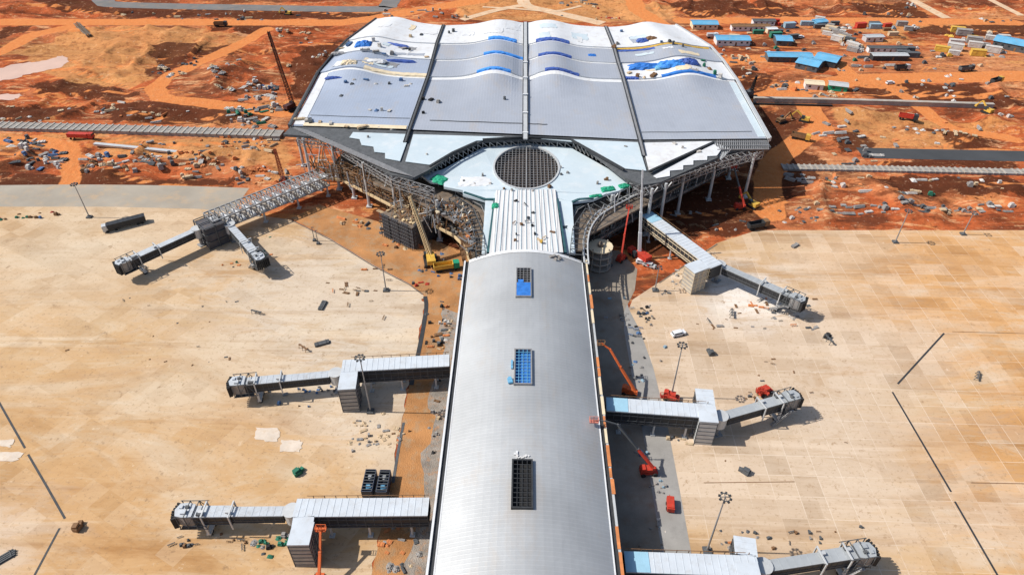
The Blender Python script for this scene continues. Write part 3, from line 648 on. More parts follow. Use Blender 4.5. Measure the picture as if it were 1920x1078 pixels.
# walls and floors
M_slab = mat('dirty_slab', (.15, .12, .095), .95, 0, .4, .4, dirt=((.30, .19, .10), .6))
wl = [(575, 262), (700, 330), (800, 372), (880, 420), (905, 480), (1085, 480), (1110, 430), (1200, 372), (1300, 318), (1410, 280), (1395, 180), (1262, 62), (712, 52)]
wp = [at(x, y, 19.0) for x, y in wl]
ctr = Vector((1.3, 300, 0))
def inset(ps, f): return [ctr + (Vector((p.x, p.y, 0)) - ctr) * f for p in ps]
core = inset(wp, .84)
fr = [core[0], core[1], core[2], core[3], core[4], core[5], core[6], core[7], core[8], core[9]]
fy = at(985, 262, 20.6).y + 2
MB().prism([(core[0].x + 6, fy + 8, 0), (core[1].x, fy, 0), (core[8].x, fy, 0), (core[9].x - 6, fy + 8, 0)] + [(p.x, p.y, 0) for p in core[10:]], .1, 19.55).build('glass_wall', M_glass, term)
MB().prism([(p.x, p.y, 0) for p in [Vector((core[0].x + 8, fy - .5, 0)), core[1], core[2], core[3], core[4], core[5], core[6], core[7], core[8], Vector((core[9].x - 8, fy - .5, 0))]], .1, 14.9).build('glass_wall', M_glass, term)
b = MB()
for i in range(len(core)):
    a, c = core[i], core[(i + 1) % len(core)]; n = max(2, int((c - a).length / 4)); out = Vector((c.y - a.y, a.x - c.x, 0)).normalized() * .25
    if out.dot(a - ctr) < 0: out = -out
    for k in range(n): p = a.lerp(c, k / n) + out; b.bar(p, p + Vector((0, 0, 14.8 if 1 <= i <= 7 else 19.4)), .3, .3)
    for z in (7.5, 11, 14.5): b.bar(a + out + Vector((0, 0, z)), c + out + Vector((0, 0, z)), .22, .35)
b.build('wall_frame', M_grey, term)
SL = [(598, 332, 6.5), (640, 336, 6.5), (735, 385, 6.5), (800, 414, 6.5), (850, 440, 6.5), (873, 462, 6.5), (880, 490, 6.5), (1098, 490, 6.5), (1108, 456, 6.5), (1150, 430, 6.5), (1250, 375, 6.5), (1340, 328, 6.5), (1410, 290, 6.5), (1300, 250, 6.5), (680, 250, 6.5)]
b = MB(); b.prism(Z3(SL), th=.9); b.build('floor_slab', M_slab, term)
Sp = Z3(SL)
for rg in (range(0, 6), range(8, 12)):
    b = MB()
    for i in rg: b.bar(Sp[i] + Vector((0, -.3, -.2)), Sp[i + 1] + Vector((0, -.3, -.2)), .5, 1.0)
    b.build('slab_edge_beam', M_tan if rg[0] == 0 else M_grey, term)
b = MB(); b.prism(Z3([(x, y, 13) for x, y in [(700, 345), (770, 372), (870, 425), (885, 470), (1095, 470), (1105, 440), (1220, 380), (1330, 315), (1300, 250), (680, 250)]]), th=.6); b.build('upper_slab', M_slab, term)
# columns
for (x, y, zt) in [(637, 355, 19.6), (693, 388, 19.6), (1395, 370, 19.6), (1328, 375, 19.6), (1285, 335, 19.5), (825, 450, 17), (745, 415, 19.5), (1270, 400, 19.6), (1365, 335, 19.6), (570, 312, 19.6), (1140, 440, 17), (1235, 430, 19.6), (585, 340, 19.6), (665, 372, 6), (1210, 440, 19.6)]:
    p = at(x, y, 0); b = MB(); b.tube(p, p + Vector((0, 0, zt)), .62, .5, 12); b.box((p.x, p.y, .3), (2.2, 2.2, .6))
    b.bar(p + Vector((0, 0, zt - 3)), p + Vector((2.2, 1, zt)), .3); b.bar(p + Vector((0, 0, zt - 3)), p + Vector((-2.2, 1, zt)), .3)
    b.build('column', M_lgrey, term)

# unfinished steelwork under the front edges: frames, braces, scaffold bays and side arches
def frame_run(pl, z0, z1, name, m, bay=3.2, lv=4, r=.22, off=(0, 0), double=3.0):
    b = MB(); P_ = [Vector(at(x, y, z1)) + Vector((off[0], off[1], 0)) for x, y in pl]
    for a, c in zip(P_[:-1], P_[1:]):
        d = c - a; d.z = 0; l = d.length; d.normalize(); nn = Vector((-d.y, d.x, 0)); nn = nn if (ctr - a).dot(nn) > 0 else -nn; n = max(1, int(l / bay))
        for s_ in (0, double):
            for k in range(n + 1):
                p = a.lerp(c, k / n) + nn * s_; p.z = z0; q = p.copy(); q.z = z1; b.bar(p, q, r)
                if s_: b.bar(p - nn * s_ + Vector((0, 0, z1 - z0)), q, r * .8)
                for i in range(lv):
                    if k < n and rnd() < .8:
                        h0, h1 = z0 + (z1 - z0) * i / lv, z0 + (z1 - z0) * (i + 1) / lv; e = a.lerp(c, (k + 1) / n) + nn * s_
                        b.bar((p.x, p.y, h0 if (k + i) % 2 else h1), (e.x, e.y, h1 if (k + i) % 2 else h0), r * .6)
            for i in range(lv + 1): h = z0 + (z1 - z0) * i / lv; a2, c2 = a + nn * s_, c + nn * s_; b.bar((a2.x, a2.y, h), (c2.x, c2.y, h), r * .8)
    b.build(name, m, term)
random.seed(9)
frame_run([(556, 262), (620, 268), (735, 338), (805, 360)], 16.8, 19.6, 'eave_frame', M_grey, 2.6, 2, .26)
frame_run([(1198, 358), (1345, 306), (1432, 284)], 16.6, 19.6, 'eave_frame', M_grey, 2.6, 2, .26)
frame_run([(590, 300), (640, 312), (735, 358), (800, 385)], 6.6, 13.0, 'scaffold', M_brown, 3.4, 4, .2)
frame_run([(1115, 432), (1215, 372), (1340, 310), (1400, 284)], 6.6, 13.0, 'scaffold', M_dark2, 3.4, 4, .2)
frame_run([(842, 372), (872, 392), (890, 440), (893, 478)], .2, 14.6, 'side_frame', M_dark2, 2.2, 7, .26, double=3.0)
frame_run([(835, 380), (858, 405), (866, 440), (872, 478)], .2, 13.5, 'side_frame', M_brown, 2.4, 6, .2, double=2.0)
frame_run([(1092, 478), (1096, 430), (1118, 396), (1180, 366)], .2, 15.2, 'side_frame', M_dark2, 2.8, 6, .26, double=4.0)
b = MB(); arc = [(1096, 492), (1094, 455), (1100, 425), (1116, 402), (1140, 386), (1170, 370), (1200, 356)]
for q in (0, 1):
    A_ = [at(x + q * 8, y + q * 3, 14.5) for x, y in smooth(arc, 4)]
    for u_, v_ in zip(A_[:-1], A_[1:]): b.tube(u_, v_, .28, n=6)
    if q == 0: B_ = A_
for u_, v_ in zip(A_, B_): b.bar(u_, v_, .2)
b.build('curved_truss', M_lgrey, term)
# dark concrete stair core standing left of the link, and the round stair tower right of it
c0 = at(768, 442, 0); rz_ = -.62; t = thing('stair_core', (c0.x, c0.y, 0), 'unfinished dark concrete stair core under the left front of the terminal roof', 'stair core')
M_core = mat('core_concrete', (.075, .075, .085), .9, 0, .5, .3, dirt=((.16, .12, .09), .6))
def lc(x, y, z): return (c0.x + x * math.cos(rz_) - y * math.sin(rz_), c0.y + x * math.sin(rz_) + y * math.cos(rz_), z)
b = MB(); b.box(lc(0, 0, 4.6), (15, 11, 9.0), rz_)
for x in (-5.5, -1, 4): b.box(lc(x, -5.6, 5), (3.2, .5, 9.6), rz_)
for y in (-3, 2): b.box(lc(7.6, y, 5), (.5, 3.0, 10.2), rz_)
b.build('wall', M_core, t); b = MB(); b.box(lc(0, 0, 9.25), (15.6, 11.6, .3), rz_); b.build('roof_slab', M_slab, t)
b = MB()
for k in range(46): p = Vector(lc(U(-7, 7), U(-5, 5), 9.5)); a_ = U(0, 3.1); l = U(1, 4); b.bar(p, p + Vector((l * math.cos(a_), l * math.sin(a_), U(0, 1.6))), U(.12, .4), .15)
b.build('timber', M_brown, t)['kind'] = 'stuff'; b = MB()
for k in range(22): p = Vector(lc(U(-7, 7), U(-5, 5), 9.5)); b.bar(p, p + Vector((U(-.5, .5), U(-.5, .5), U(1, 3))), .14); b.box((p.x, p.y, 9.7), (U(.6, 1.6), U(.4, 1.2), U(.3, .7)), U(0, 3))
b.build('formwork', M_tan, t)['kind'] = 'stuff'; b = MB()
for k in range(16): b.bar(lc(-7.5 + k, -6.4, .1), lc(-7.5 + k, -6.4, 10 + U(0, 1)), .13); b.bar(lc(8.4, -5.4 + k * .7, .1), lc(8.4, -5.4 + k * .7, 10 + U(0, 1)), .13)
for k in range(7): b.bar(lc(-7.8, -6.4, 1 + k * 1.5), lc(8, -6.4, 1 + k * 1.5), .12); b.bar(lc(8.4, -5.8, 1 + k * 1.5), lc(8.4, 5.6, 1 + k * 1.5), .12)
b.build('scaffold', M_dark2, t)
# loose steel and timber left on the floor slab edge, seen below the eaves
def clutter(pl, z, n, name, m, hmax=1.8):
    b = MB()
    for k in range(n):
        i = random.randrange(len(pl) - 1); f = rnd(); x = pl[i][0] + (pl[i + 1][0] - pl[i][0]) * f; y = pl[i][1] + (pl[i + 1][1] - pl[i][1]) * f
        p = at(x + U(-4, 14), y - U(3, 26), z); a_ = U(0, 3.1); l = U(.8, 3.5); q = p + Vector((l * math.cos(a_), l * math.sin(a_), U(0, hmax)))
        b.bar(p, q, U(.12, .5), U(.1, .3))
        if rnd() < .5: b.box((p.x, p.y, z + .4), (U(.5, 2), U(.5, 1.4), U(.4, 1.1)), a_)
    o = b.build(name, m, term); o['kind'] = 'stuff'
LE = [(640, 338), (735, 387), (800, 416), (850, 442)]; RE = [(1112, 452), (1150, 430), (1250, 375), (1340, 328)]
for m_, n_ in ((M_brown, 60), (M_cream, 34), (M_grey, 60), (M_rust, 16), (M_dark2, 50)): clutter(LE, 6.6, n_, 'loose_material', m_)
for m_, n_ in ((M_brown, 50), (M_dark2, 60), (M_grey, 50), (M_cream, 14), (M_rust, 8)): clutter([(800, 400), (850, 415), (872, 440), (880, 480)], 13.1, n_, 'loose_material', m_, 2.2)
for m_, n_ in ((M_grey, 50), (M_dark2, 50), (M_brown, 20)): clutter(RE, 6.6, n_, 'loose_material', m_)
c0 = at(1122, 500, 0); t = thing('round_stair_tower', (c0.x, c0.y, 0), 'unfinished round concrete stair tower with stacked floors right of the link roof', 'stair tower')
for k in range(4):
    MB().tube((c0.x, c0.y, .6 + k * 2.6), (c0.x, c0.y, .95 + k * 2.6), 4.3, n=16).build('floor', M_conc if k < 3 else M_cream, t)
b = MB(); b.tube((c0.x, c0.y, 0), (c0.x, c0.y, 10), 1.0, n=10); b.build('shaft', M_slab, t)
for k in range(8): a_ = k * math.pi / 4; q = Vector((c0.x + 3.8 * math.cos(a_), c0.y + 3.8 * math.sin(a_), 0)); MB().tube(q, q + Vector((0, 0, 9.4 if k % 2 else 8.4)), .22, n=6).build('column', M_conc, t)

random.seed(33)
for pl, m_, n_ in (([(575, 300), (640, 318), (735, 372), (830, 415)], M_lgrey, 46), ([(575, 300), (640, 318), (735, 372), (830, 415)], M_brown, 50), ([(1110, 425), (1215, 372), (1340, 312), (1400, 290)], M_lgrey, 50), ([(1110, 425), (1215, 372), (1340, 312), (1400, 290)], M_dark2, 40)):
    b = MB()
    for k in range(n_):
        i = random.randrange(3); f = rnd(); p = at(pl[i][0] + (pl[i + 1][0] - pl[i][0]) * f, pl[i][1] + (pl[i + 1][1] - pl[i][1]) * f, 13) + Vector((U(-2, 2), U(0, 6), 0)); z0 = random.choice((6.6, 6.6, 13)); p.z = z0
        q = p + Vector((U(-2.5, 2.5), U(-1, 2), 0)); q.z = 13 if z0 < 10 else 19.4; b.bar(p, q, U(.14, .4))
        if rnd() < .5: h = U(z0, q.z); b.bar((p.x, p.y, h), (p.x + U(-5, 5), p.y + U(-2, 2), h + U(-1, 1)), U(.12, .3))
    o = b.build('loose_brace', m_, term); o['kind'] = 'stuff'
# ================================================================== FIXED LINK BRIDGES
M_film = mat('pale_film', (.30, .50, .62), .5, 0, .1, .5)
M_wallk = mat('dark_wall', (.03, .032, .036), .5, 0, .3, .5)
def bridge(label, A, B, C, D, T, w=4.6, zt=9.0, wall=M_wallk, roofm=M_whiter, clad=M_grey, patch=None, scaffold=False):
    """A>B main run from the building, C>D short leg, T = centre of the stair tower (all pixels on the roof plane)"""
    A, B, C, D, T = (at(x, y, zt) for x, y in (A, B, C, D, T))
    t = thing('link_bridge', (B.x, B.y, 0), label, 'passenger bridge', 'fixed link bridges beside the pier')
    def run(P, Q, nm):
        d = (Q - P); l = d.length; d.normalize(); n = Vector((-d.y, d.x, 0)); z = Vector((0, 0, 1)); c0 = 0
        b = MB(); b.bar(P - z * .15, Q - z * .15, w, .3)
        for k in range(int(l / 1.5) + 1):
            p = P + d * min(l, k * 1.5); b.bar(p - n * w / 2 + z * .02, p + n * w / 2 + z * .02, .12, .07)
        b.build(nm, roofm, t)
        b = MB()
        for s in (-1, 1): b.bar(P + n * s * (w / 2 - .2) - z * 2.3, Q + n * s * (w / 2 - .2) - z * 2.3, .12, 3.9)
        b.bar(P - z * 4.5, Q - z * 4.5, w - .2, .5); b.bar(Q - d * .1 - n * (w / 2 - .3) - z * 2.3, Q - d * .1 + n * (w / 2 - .3) - z * 2.3, .1, 3.9)
        b.build('wall', wall, t)
        b = MB()
        for s in (-1, 1):
            o = n * s * (w / 2 - .08)
            for zz in (.42, 1.5, 3.4, 4.35): b.bar(P + o - z * zz, Q + o - z * zz, .14, .2)
            for k in range(int(l / 2) + 1): p = P + d * min(l - .1, k * 2) + o; b.bar(p - z * .4, p - z * 4.3, .14, .14)
            for k in range(int(l / 2)): p = P + d * (k * 2) + o; q = p + d * 2; b.bar(p - z * 3.4, q - z * 4.35, .1) if k % 2 else b.bar(p - z * 4.35, q - z * 3.4, .1)
        b.build('wall_frame', M_dark2 if not scaffold else M_cream, t)
        return d, n, l
    d, n, l = run(A, B + (B - A).normalized() * w * .5, 'roof')
    if (D - C).length > .5: run(C + (D - C).normalized() * (w / 2 + .02) if (C - B).length < 6 else C, D, 'leg_roof')
    if patch: MB().prism([A + n * (w / 2 - .05) + Vector((0, 0, .1)), A - n * (w / 2 - .05) + Vector((0, 0, .1)), A - n * (w / 2 - .05) + d * patch + Vector((0, 0, .1)), A + n * (w / 2 - .05) + d * patch + Vector((0, 0, .1))], th=.08).build('roof_film', M_film, t)
    for k in (.15, .5, .82):
        p = A.lerp(B, k)
        for s in (-1, 1): b = MB(); q = p + n * s * (w / 2 - .7); b.tube((q.x, q.y, 0), (q.x, q.y, zt - 4.7), .3, n=8); b.box((q.x, q.y, .2), (1.2, 1.2, .4)); b.build('column', M_lgrey, t)
    # stair tower
    an = math.atan2(d.y, d.x); b = MB(); b.box((T.x, T.y, (zt - .35) / 2), (w - .1, w + .6, zt - .4), an); b.build('stair_tower', clad, t)
    b = MB()
    for k in range(6): b.box((T.x, T.y, .9 + k * 1.45), (w + .06, w + .76, .16), an)
    for sx in (-1, 1):
        for sy in (-1, -.33, .33, 1):
            q = T + d * sx * (w / 2 - .02) + n * sy * (w / 2 + .3); b.bar((q.x, q.y, 0), (q.x, q.y, zt - .5), .16)
    b.build('tower_frame', M_dark2 if not scaffold else M_cream, t)
    MB().box((T.x, T.y, zt - .02), (w + .1, w + .8, .3), an).build('tower_roof', roofm, t)
    # roof edge posts
    b = MB()
    b2 = n * (w / 2 + .18) if n.y > 0 else n * -(w / 2 + .18)
    for k in range(int(l / 2.5)): p = A + d * (k * 2.5 + 1) + b2; b.bar(p - Vector((0, 0, .3)), p + Vector((0, 0, .75)), .13)
    b.bar(A + b2 + Vector((0, 0, .7)), B + b2 + Vector((0, 0, .7)), .1); b.build('roof_rail', M_brown, t)
    return t
bridge('white roofed link bridge left of the pier by the middle roof light', (842, 675), (657, 685), (657, 685), (652, 712), (652, 716), clad=M_grey)
bridge('white roofed link bridge at the lower left with a long L shaped leg', (803, 949), (572, 951), (572, 951), (564, 1003), (564, 1000), clad=M_grey)
bridge('white roofed link bridge right of the pier with a short upper leg and blue film', (1137, 757), (1326, 770), (1326, 770), (1320, 729), (1327, 776), clad=M_lgrey, patch=5.5)
bridge('white roofed link bridge at the bottom right of the pier with blue film', (1172, 1052), (1402, 1060), (1402, 1060), (1396, 1006), (1405, 1078), clad=M_lgrey, patch=5.0)
bridge('slanting white link bridge right of the terminal with a scaffolded stair tower', (1212, 400), (1334, 491), (1334, 491), (1300, 501), (1306, 500), w=5.0, clad=M_conc, scaffold=True, patch=6)
# the roofless lattice bridge on the left
t = thing('lattice_bridge', at(480, 370), 'roofless steel lattice bridge sloping down from the left side of the terminal', 'passenger bridge')
A, B = at(605, 324, 9), at(390, 408, 9); d = (B - A).normalized(); n = Vector((-d.y, d.x, 0)); z = Vector((0, 0, 1)); L_ = (B - A).length; b = MB(); ww = 8.0
for s in (-1, 1):
    for zz in (0, -4.2): b.bar(A + n * s * ww / 2 + z * zz, B + n * s * ww / 2 + z * zz, .4)
N = int(L_ / 2.0)
for k in range(N + 1):
    p = A.lerp(B, k / N)
    for zz in (0, -4.2): b.bar(p - n * ww / 2 + z * zz, p + n * ww / 2 + z * zz, .32)
    for s in (-1, 1):
        b.bar(p + n * s * ww / 2, p + n * s * ww / 2 - z * 4.2, .28)
        if k < N: q = A.lerp(B, (k + 1) / N); b.bar(p + n * s * ww / 2 - z * (4.2 if k % 2 else 0), q + n * s * ww / 2 - z * (0 if k % 2 else 4.2), .22)
    if k < N: q = A.lerp(B, (k + 1) / N); b.bar(p - n * ww / 2, q + n * ww / 2, .2); b.bar(p + n * ww / 2, q - n * ww / 2, .2)
b.build('truss', M_grey, t)
b = MB(); b.bar(A - z * 4.5, B - z * 4.5, ww - .8, .3); b.build('deck', M_conc, t)
for k in range(N): p = A.lerp(B, (k + .5) / N); b = MB(); b.box((p.x, p.y, 4.75), (1.5, ww * .9, .12), math.atan2(d.y, d.x)) if k % 2 else b.box((p.x + n.x * 1.5, p.y + n.y * 1.5, 8.6), (1.5, ww * .45, .12), math.atan2(d.y, d.x)); b.build('deck_panel', M_white, t)
for k in (.02, .3, .6, .95):
    for s in (-1, 1): p = A.lerp(B, k) + n * s * 3; MB().tube((p.x, p.y, 0), (p.x, p.y, 4.4), .4).box((p.x, p.y, .2), (1.6, 1.6, .4)).build('column', M_lgrey, t)
b = MB()
T = at(392, 414, 9); an = math.atan2(d.y, d.x)
for sx in (-1, 0, 1):
    for sy in (-1, 0, 1): q = T + d * sx * 4 + n * sy * 4.2; b.bar((q.x, q.y, 0), (q.x, q.y, 9), .3)
for zz in (3, 6, 9):
    for s in (-1, 0, 1): b.bar(Vector((T.x, T.y, zz)) + d * 4 + n * s * 4.2, Vector((T.x, T.y, zz)) - d * 4 + n * s * 4.2, .25); b.bar(Vector((T.x, T.y, zz)) + n * 4.2 + d * s * 4, Vector((T.x, T.y, zz)) - n * 4.2 + d * s * 4, .25)
b.build('end_frame', M_dark2, t)
b = MB(); b.box((T.x, T.y, 4.2), (7.4, 7.8, 8.2), an); b.box((T.x, T.y, 8.4), (7.8, 8.2, .2), an); b.build('end_tower', M_core, t)
# ================================================================== MOVABLE BOARDING BRIDGES
M_jr = mat('tunnel_roof_grey_white', (.47, .50, .53), .5, .1, .12, .4, dirt=((.33, .30, .27), .6))
def jetty(label, A, B, roofm=M_jr, zt=7.3, ext=.55, carriage=.80):
    A, B = at(*A, zt), at(*B, zt); L = (B - A).length; an = math.atan2(B.y - A.y, B.x - A.x)
    r = thing('boarding_bridge', (A.x, A.y, 0), label, 'boarding bridge', 'movable boarding bridges on the apron', an)
    bl = lambda b, n, m, p=None: b.build(n, m, p or r, local=True)
    b = MB(); b.tube((0, 0, 3.8), (0, 0, 7.2), 1.8, n=18); b.tube((0, 0, 7.2), (0, 0, 7.4), 1.95, n=18); bl(b, 'rotunda', M_lgrey)
    b = MB(); b.tube((0, 0, 0), (0, 0, 3.6), .6, n=12); b.box((0, 0, .2), (2.6, 2.6, .4)); bl(b, 'pedestal', M_grey)
    x1 = L * ext
    for nm, xa, xb, w, z0, z1 in (('inner_tunnel', 1.7, x1, 2.4, 4.3, 6.9), ('outer_tunnel', x1, L - 2.3, 2.8, 4.1, 7.1)):
        b = MB(); b.box(((xa + xb) / 2, 0, (z0 + z1) / 2 - .05), (xb - xa, w, z1 - z0 - .1))
        o = bl(b, nm, M_wallk)
        b = MB(); b.box(((xa + xb) / 2, 0, z1 + .02), (xb - xa + .1, w + .12, .16))
        for k in range(int((xb - xa) / 1.6)): b.box((xa + .5 + k * 1.6, 0, z1 + .11), (.1, w, .06))
        bl(b, 'tunnel_roof', roofm, o)
        b = MB(); n = int((xb - xa) / 1.25)
        for s in (-1, 1):
            for k in range(n): b.box((xa + (k + .5) * (xb - xa) / n, s * (w / 2 + .04), (z0 + z1) / 2), (.09, .1, z1 - z0 - .3))
            for zz in (z0 + .1, z1 - .25, z0 + .95): b.box(((xa + xb) / 2, s * (w / 2 + .05), zz), (xb - xa, .12, .2))
        bl(b, 'tunnel_frame', M_dark2, o)
    # hoops over the tunnel
    for x in (x1, L * carriage):
        b = MB(); w = 2.05
        for s in (-1, 1): b.box((x, s * w, 5.6), (.3, .24, 4.8))
        b.box((x, 0, 7.9), (.3, 4.3, .28)); b.box((x + .6, .5, 7.7), (.9, .7, .5)); bl(b, 'hoop', M_lgrey)
    # cab
    c = [(L - 2.4, -1.5), (L - .8, -1.9), (L + .9, -1.7), (L + 1.6, -.2), (L + 1.1, 1.3), (L - .9, 1.75), (L - 2.4, 1.5)]
    b = MB(); b.prism([(x, y, 0) for x, y in c], 3.9, 7.4); o = bl(b, 'cab', M_grey)
    b = MB(); b.prism([(x * 1.0 + (x - L) * .06, y * 1.06, 0) for x, y in c], 7.42, 7.62); b.box((L - .6, .6, 7.85), (1.2, 1.0, .45)); b.box((L + .4, -.8, 7.8), (.7, .8, .3)); bl(b, 'cab_roof', roofm, o)
    b = MB()
    for k in range(7): a = -1.0 + k * .38; b.box((L + 1.9 - abs(k - 3) * .15, a * 1.7 - .2, 5.7), (.9, .42, 3.5 - .1 * (k % 2)), .1 * (k - 3))
    bl(b, 'canopy', M_black, o)
    # open service frame and cable trays round the outer end
    b = MB()
    for s in (-1, 1):
        for x in (L - 3.2, L - 1.2, L + .6): b.bar((x, s * 2.15, 3.4), (x, s * 2.15, 8.2), .16)
        for zz in (3.5, 4.6, 8.1): b.bar((L - 5.5, s * 2.15, zz), (L + .9, s * 2.15, zz), .14)
        b.bar((L - 5.5, s * 2.15, 3.5), (L - 3.2, s * 2.15, 8.1), .12); b.bar((L - 3.2, s * 2.15, 8.1), (L - 1.2, s * 2.15, 4.6), .12)
    for x in (L - 3.2, L - 1.2): b.bar((x, -2.15, 8.1), (x, 2.15, 8.1), .15)
    b.box((L - 1.8, 0, 3.3), (5.0, 3.8, .3)); b.box((L - 4.2, .9, 7.5), (1.4, .8, .5)); b.box((L - 1.0, -.7, 7.9), (.8, .6, .5)); bl(b, 'service_frame', M_dark2)
    # wheel carriage
    x = L * carriage; b = MB()
    for s in (-1, 1): b.box((x, s * 1.9, 2.6), (.5, .45, 3.4))
    b.box((x, 0, 1.1), (1.0, 4.2, .5)); b.box((x, 0, 3.9), (.8, 4.0, .35)); o = bl(b, 'wheel_carriage', M_lgrey)
    for s in (-1, 1):
        for e in (-.4, .4): b = MB(); b.tube((x - .0, s * 1.2 + e - .18, .62), (x, s * 1.2 + e + .18, .62), .62, n=14); bl(b, 'wheel', M_black, o)
    # service stair
    b = MB(); st = L * carriage + 2.5
    for s in (0, .9): b.bar((st, -1.9 - s, 4.2), (st - 4.6, -1.9 - s, .1), .12, .25)
    for k in range(12): f = (k + .5) / 12; b.box((st - 4.6 * f, -2.35, 4.2 - 4.1 * f), (.3, .9, .05))
    b.box((st + .6, -2.35, 4.2), (1.3, .95, .08)); b.bar((st, -2.85, 5.2), (st - 4.6, -2.85, 1.1), .07); bl(b, 'service_stair', M_grey)
    return r
jetty('white roofed boarding bridge at the left end of the middle left link', (629, 698), (441, 716))
jetty('white roofed boarding bridge at the lower left end of the L shaped link', (546, 956), (342, 958))
jetty('grey boarding bridge pointing up right from the middle right link', (1352, 779), (1487, 741), mat('tunnel_grey', (.40, .42, .43), .5, .2, .1, .5))
jetty('grey boarding bridge at the bottom right corner of the pier side', (1432, 1060), (1626, 1030), MATS['tunnel_grey'])
jetty('grey boarding bridge slanting down right from the scaffolded tower', (1350, 494), (1500, 560), MATS['tunnel_grey'])
jetty('long boarding bridge slanting down left from the lattice bridge', (368, 428), (226, 492))
jetty('short boarding bridge slanting down right from the lattice bridge', (430, 420), (487, 483))
# ================================================================== LIGHT MASTS
def mast(px, py, h, label, grp='floodlight masts on the apron', rings=8):
    p = at(px, py); t = thing('light_mast', (p.x, p.y, 0), label, 'light mast', grp)
    bl = lambda b, n, m, q=None: b.build(n, m, q or t, local=True)
    b = MB(); b.tube((0, 0, 0), (0, 0, h), .24, .12, 10); bl(b, 'pole', M_grey)
    b = MB(); b.box((0, 0, .3), (1.8, 1.8, .6)); b.tube((0, 0, .6), (0, 0, 1.0), .6, .4, 10); bl(b, 'base', M_dark2)
    b = MB(); n = 14
    for k in range(n): a0, a1 = 2 * math.pi * k / n, 2 * math.pi * (k + 1) / n; b.bar((1.0 * math.cos(a0), 1.0 * math.sin(a0), h - .3), (1.0 * math.cos(a1), 1.0 * math.sin(a1), h - .3), .14)
    for k in range(4): a0 = math.pi * k / 2; b.bar((0, 0, h - .2), (1.0 * math.cos(a0), 1.0 * math.sin(a0), h - .3), .12)
    o = bl(b, 'lamp_ring', M_dark2)
    for k in range(rings):
        a0 = 2 * math.pi * (k + .5) / rings; b = MB(); b.box((1.15 * math.cos(a0), 1.15 * math.sin(a0), h - .45), (.5, .42, .3), a0); b.box((1.0 * math.cos(a0), 1.0 * math.sin(a0), h - .3), (.3, .2, .12), a0); bl(b, 'lamp', M_dark, o)
    return t
mast(1258, 745, 20.4, 'tall light mast behind the middle right link bridge')
mast(1325, 1033, 21.2, 'tall light mast behind the bottom right link bridge')
mast(695, 772, 21.0, 'tall light mast in front of the tower of the middle left link bridge')
mast(724, 545, 15.5, 'light mast on the apron edge left of the pier, with a red dirt strip behind')
mast(168, 408, 15.0, 'light mast far left near the grey service road')
mast(1678, 455, 14.0, 'light mast far right on the pale apron edge')
mast(1228, 545, 10.0, 'short light mast below the slanting right link bridge', rings=4)
mast(1805, 440, 10.0, 'small light mast at the far right edge of the apron', rings=4)
for px, py in ((590, 452), (597, 458)):
    p = at(px, py); b = MB(); b.tube((p.x, p.y, 0), (p.x, p.y, 6.0), .16, .1, 8); b.box((p.x, p.y, .4), (1.1, 1.1, .8)); b.box((p.x + .3, p.y, 6.0), (.9, .3, .15))
    tag(b.build('short_post', M_dark2), 'left one of two thin posts on the apron below the lattice bridge' if px == 590 else 'right one of two thin posts on the apron below the lattice bridge', 'post', 'thin posts on the apron edge')
# ================================================================== LIFTS AND CRANES
def wheels(r, xs, ys, rad, w, par=None):
    for x in xs:
        for y in ys: b = MB(); b.tube((x, y - w / 2, rad), (x, y + w / 2, rad), rad, n=12); b.tube((x, y - w / 2 - .02, rad), (x, y + w / 2 + .02, rad), rad * .45, n=8); b.build('wheel', M_black, r, local=True)
def lift(px, py, rz, label, path, m=M_red, arm2=None, basket=None):
    """path: boom points as (px, py, z); first is at the turntable"""
    p = at(px, py); t = thing('boom_lift', (p.x, p.y, 0), label, 'boom lift', 'boom lifts around the building', 0)
    c, s = math.cos(rz), math.sin(rz); q = MB(); q.box((0, 0, .95), (4.3, 1.9, .6), rz); q.box((0, 0, .6), (3.0, 1.5, .4), rz); q.build('chassis', m, t, local=True)
    for x in (-1.5, 1.5):
        for y in (-1.0, 1.0):
            b = MB(); a = Vector((x * c - y * s, x * s + y * c, .6)); e = Vector((-s, c, 0)) * .25; b.tube(a - e, a + e, .6, n=12); b.build('wheel', M_black, t, local=True)
    q = MB(); q.box((-c * .6, -s * .6, 1.9), (3.2, 1.7, 1.0), rz); q.box((-c * 1.5, -s * 1.5, 2.3), (1.1, 1.6, .9), rz); q.build('turntable', m, t, local=True)
    pts = [at(*w_) - Vector((p.x, p.y, 0)) for w_ in path]
    for k in range(len(pts) - 1):
        b = MB(); w_ = .58 - .13 * k; b.bar(pts[k], pts[k + 1], w_, w_ * 1.1)
        b.box(tuple(pts[k]), (w_ * 1.3, w_ * 1.3, w_ * 1.4), rz); b.build('boom', m if (k == 0 or not arm2) else arm2, t, local=True)
    e = pts[-1]; b = MB()
    b.box((e.x, e.y, e.z - .5), (2.2, 1.2, .15))
    for sx in (-1.05, 0, 1.05):
        for sy in (-.55, .55): b.bar((e.x + sx, e.y + sy, e.z - .5), (e.x + sx, e.y + sy, e.z + .6), .12)
    for zz in (.05, .6):
        for sy in (-.55, .55): b.bar((e.x - 1.1, e.y + sy, e.z + zz), (e.x + 1.1, e.y + sy, e.z + zz), .1)
        for sx in (-1.05, 1.05): b.bar((e.x + sx, e.y - .55, e.z + zz), (e.x + sx, e.y + .55, e.z + zz), .1)
    b.build('basket', basket or m, t, local=True)
    return t
M_pink = mat('faded_red', (.62, .22, .16), .6, 0, .2, .6)
lift(1215, 887, .1, 'red boom lift on the pier road reaching over the right roof edge', [(1226, 878, 3), (1196, 842, 7), (1158, 796, 13.2), (1135, 789, 14.5), (1114, 787, 14.6)], M_red, M_dark2, M_pink)
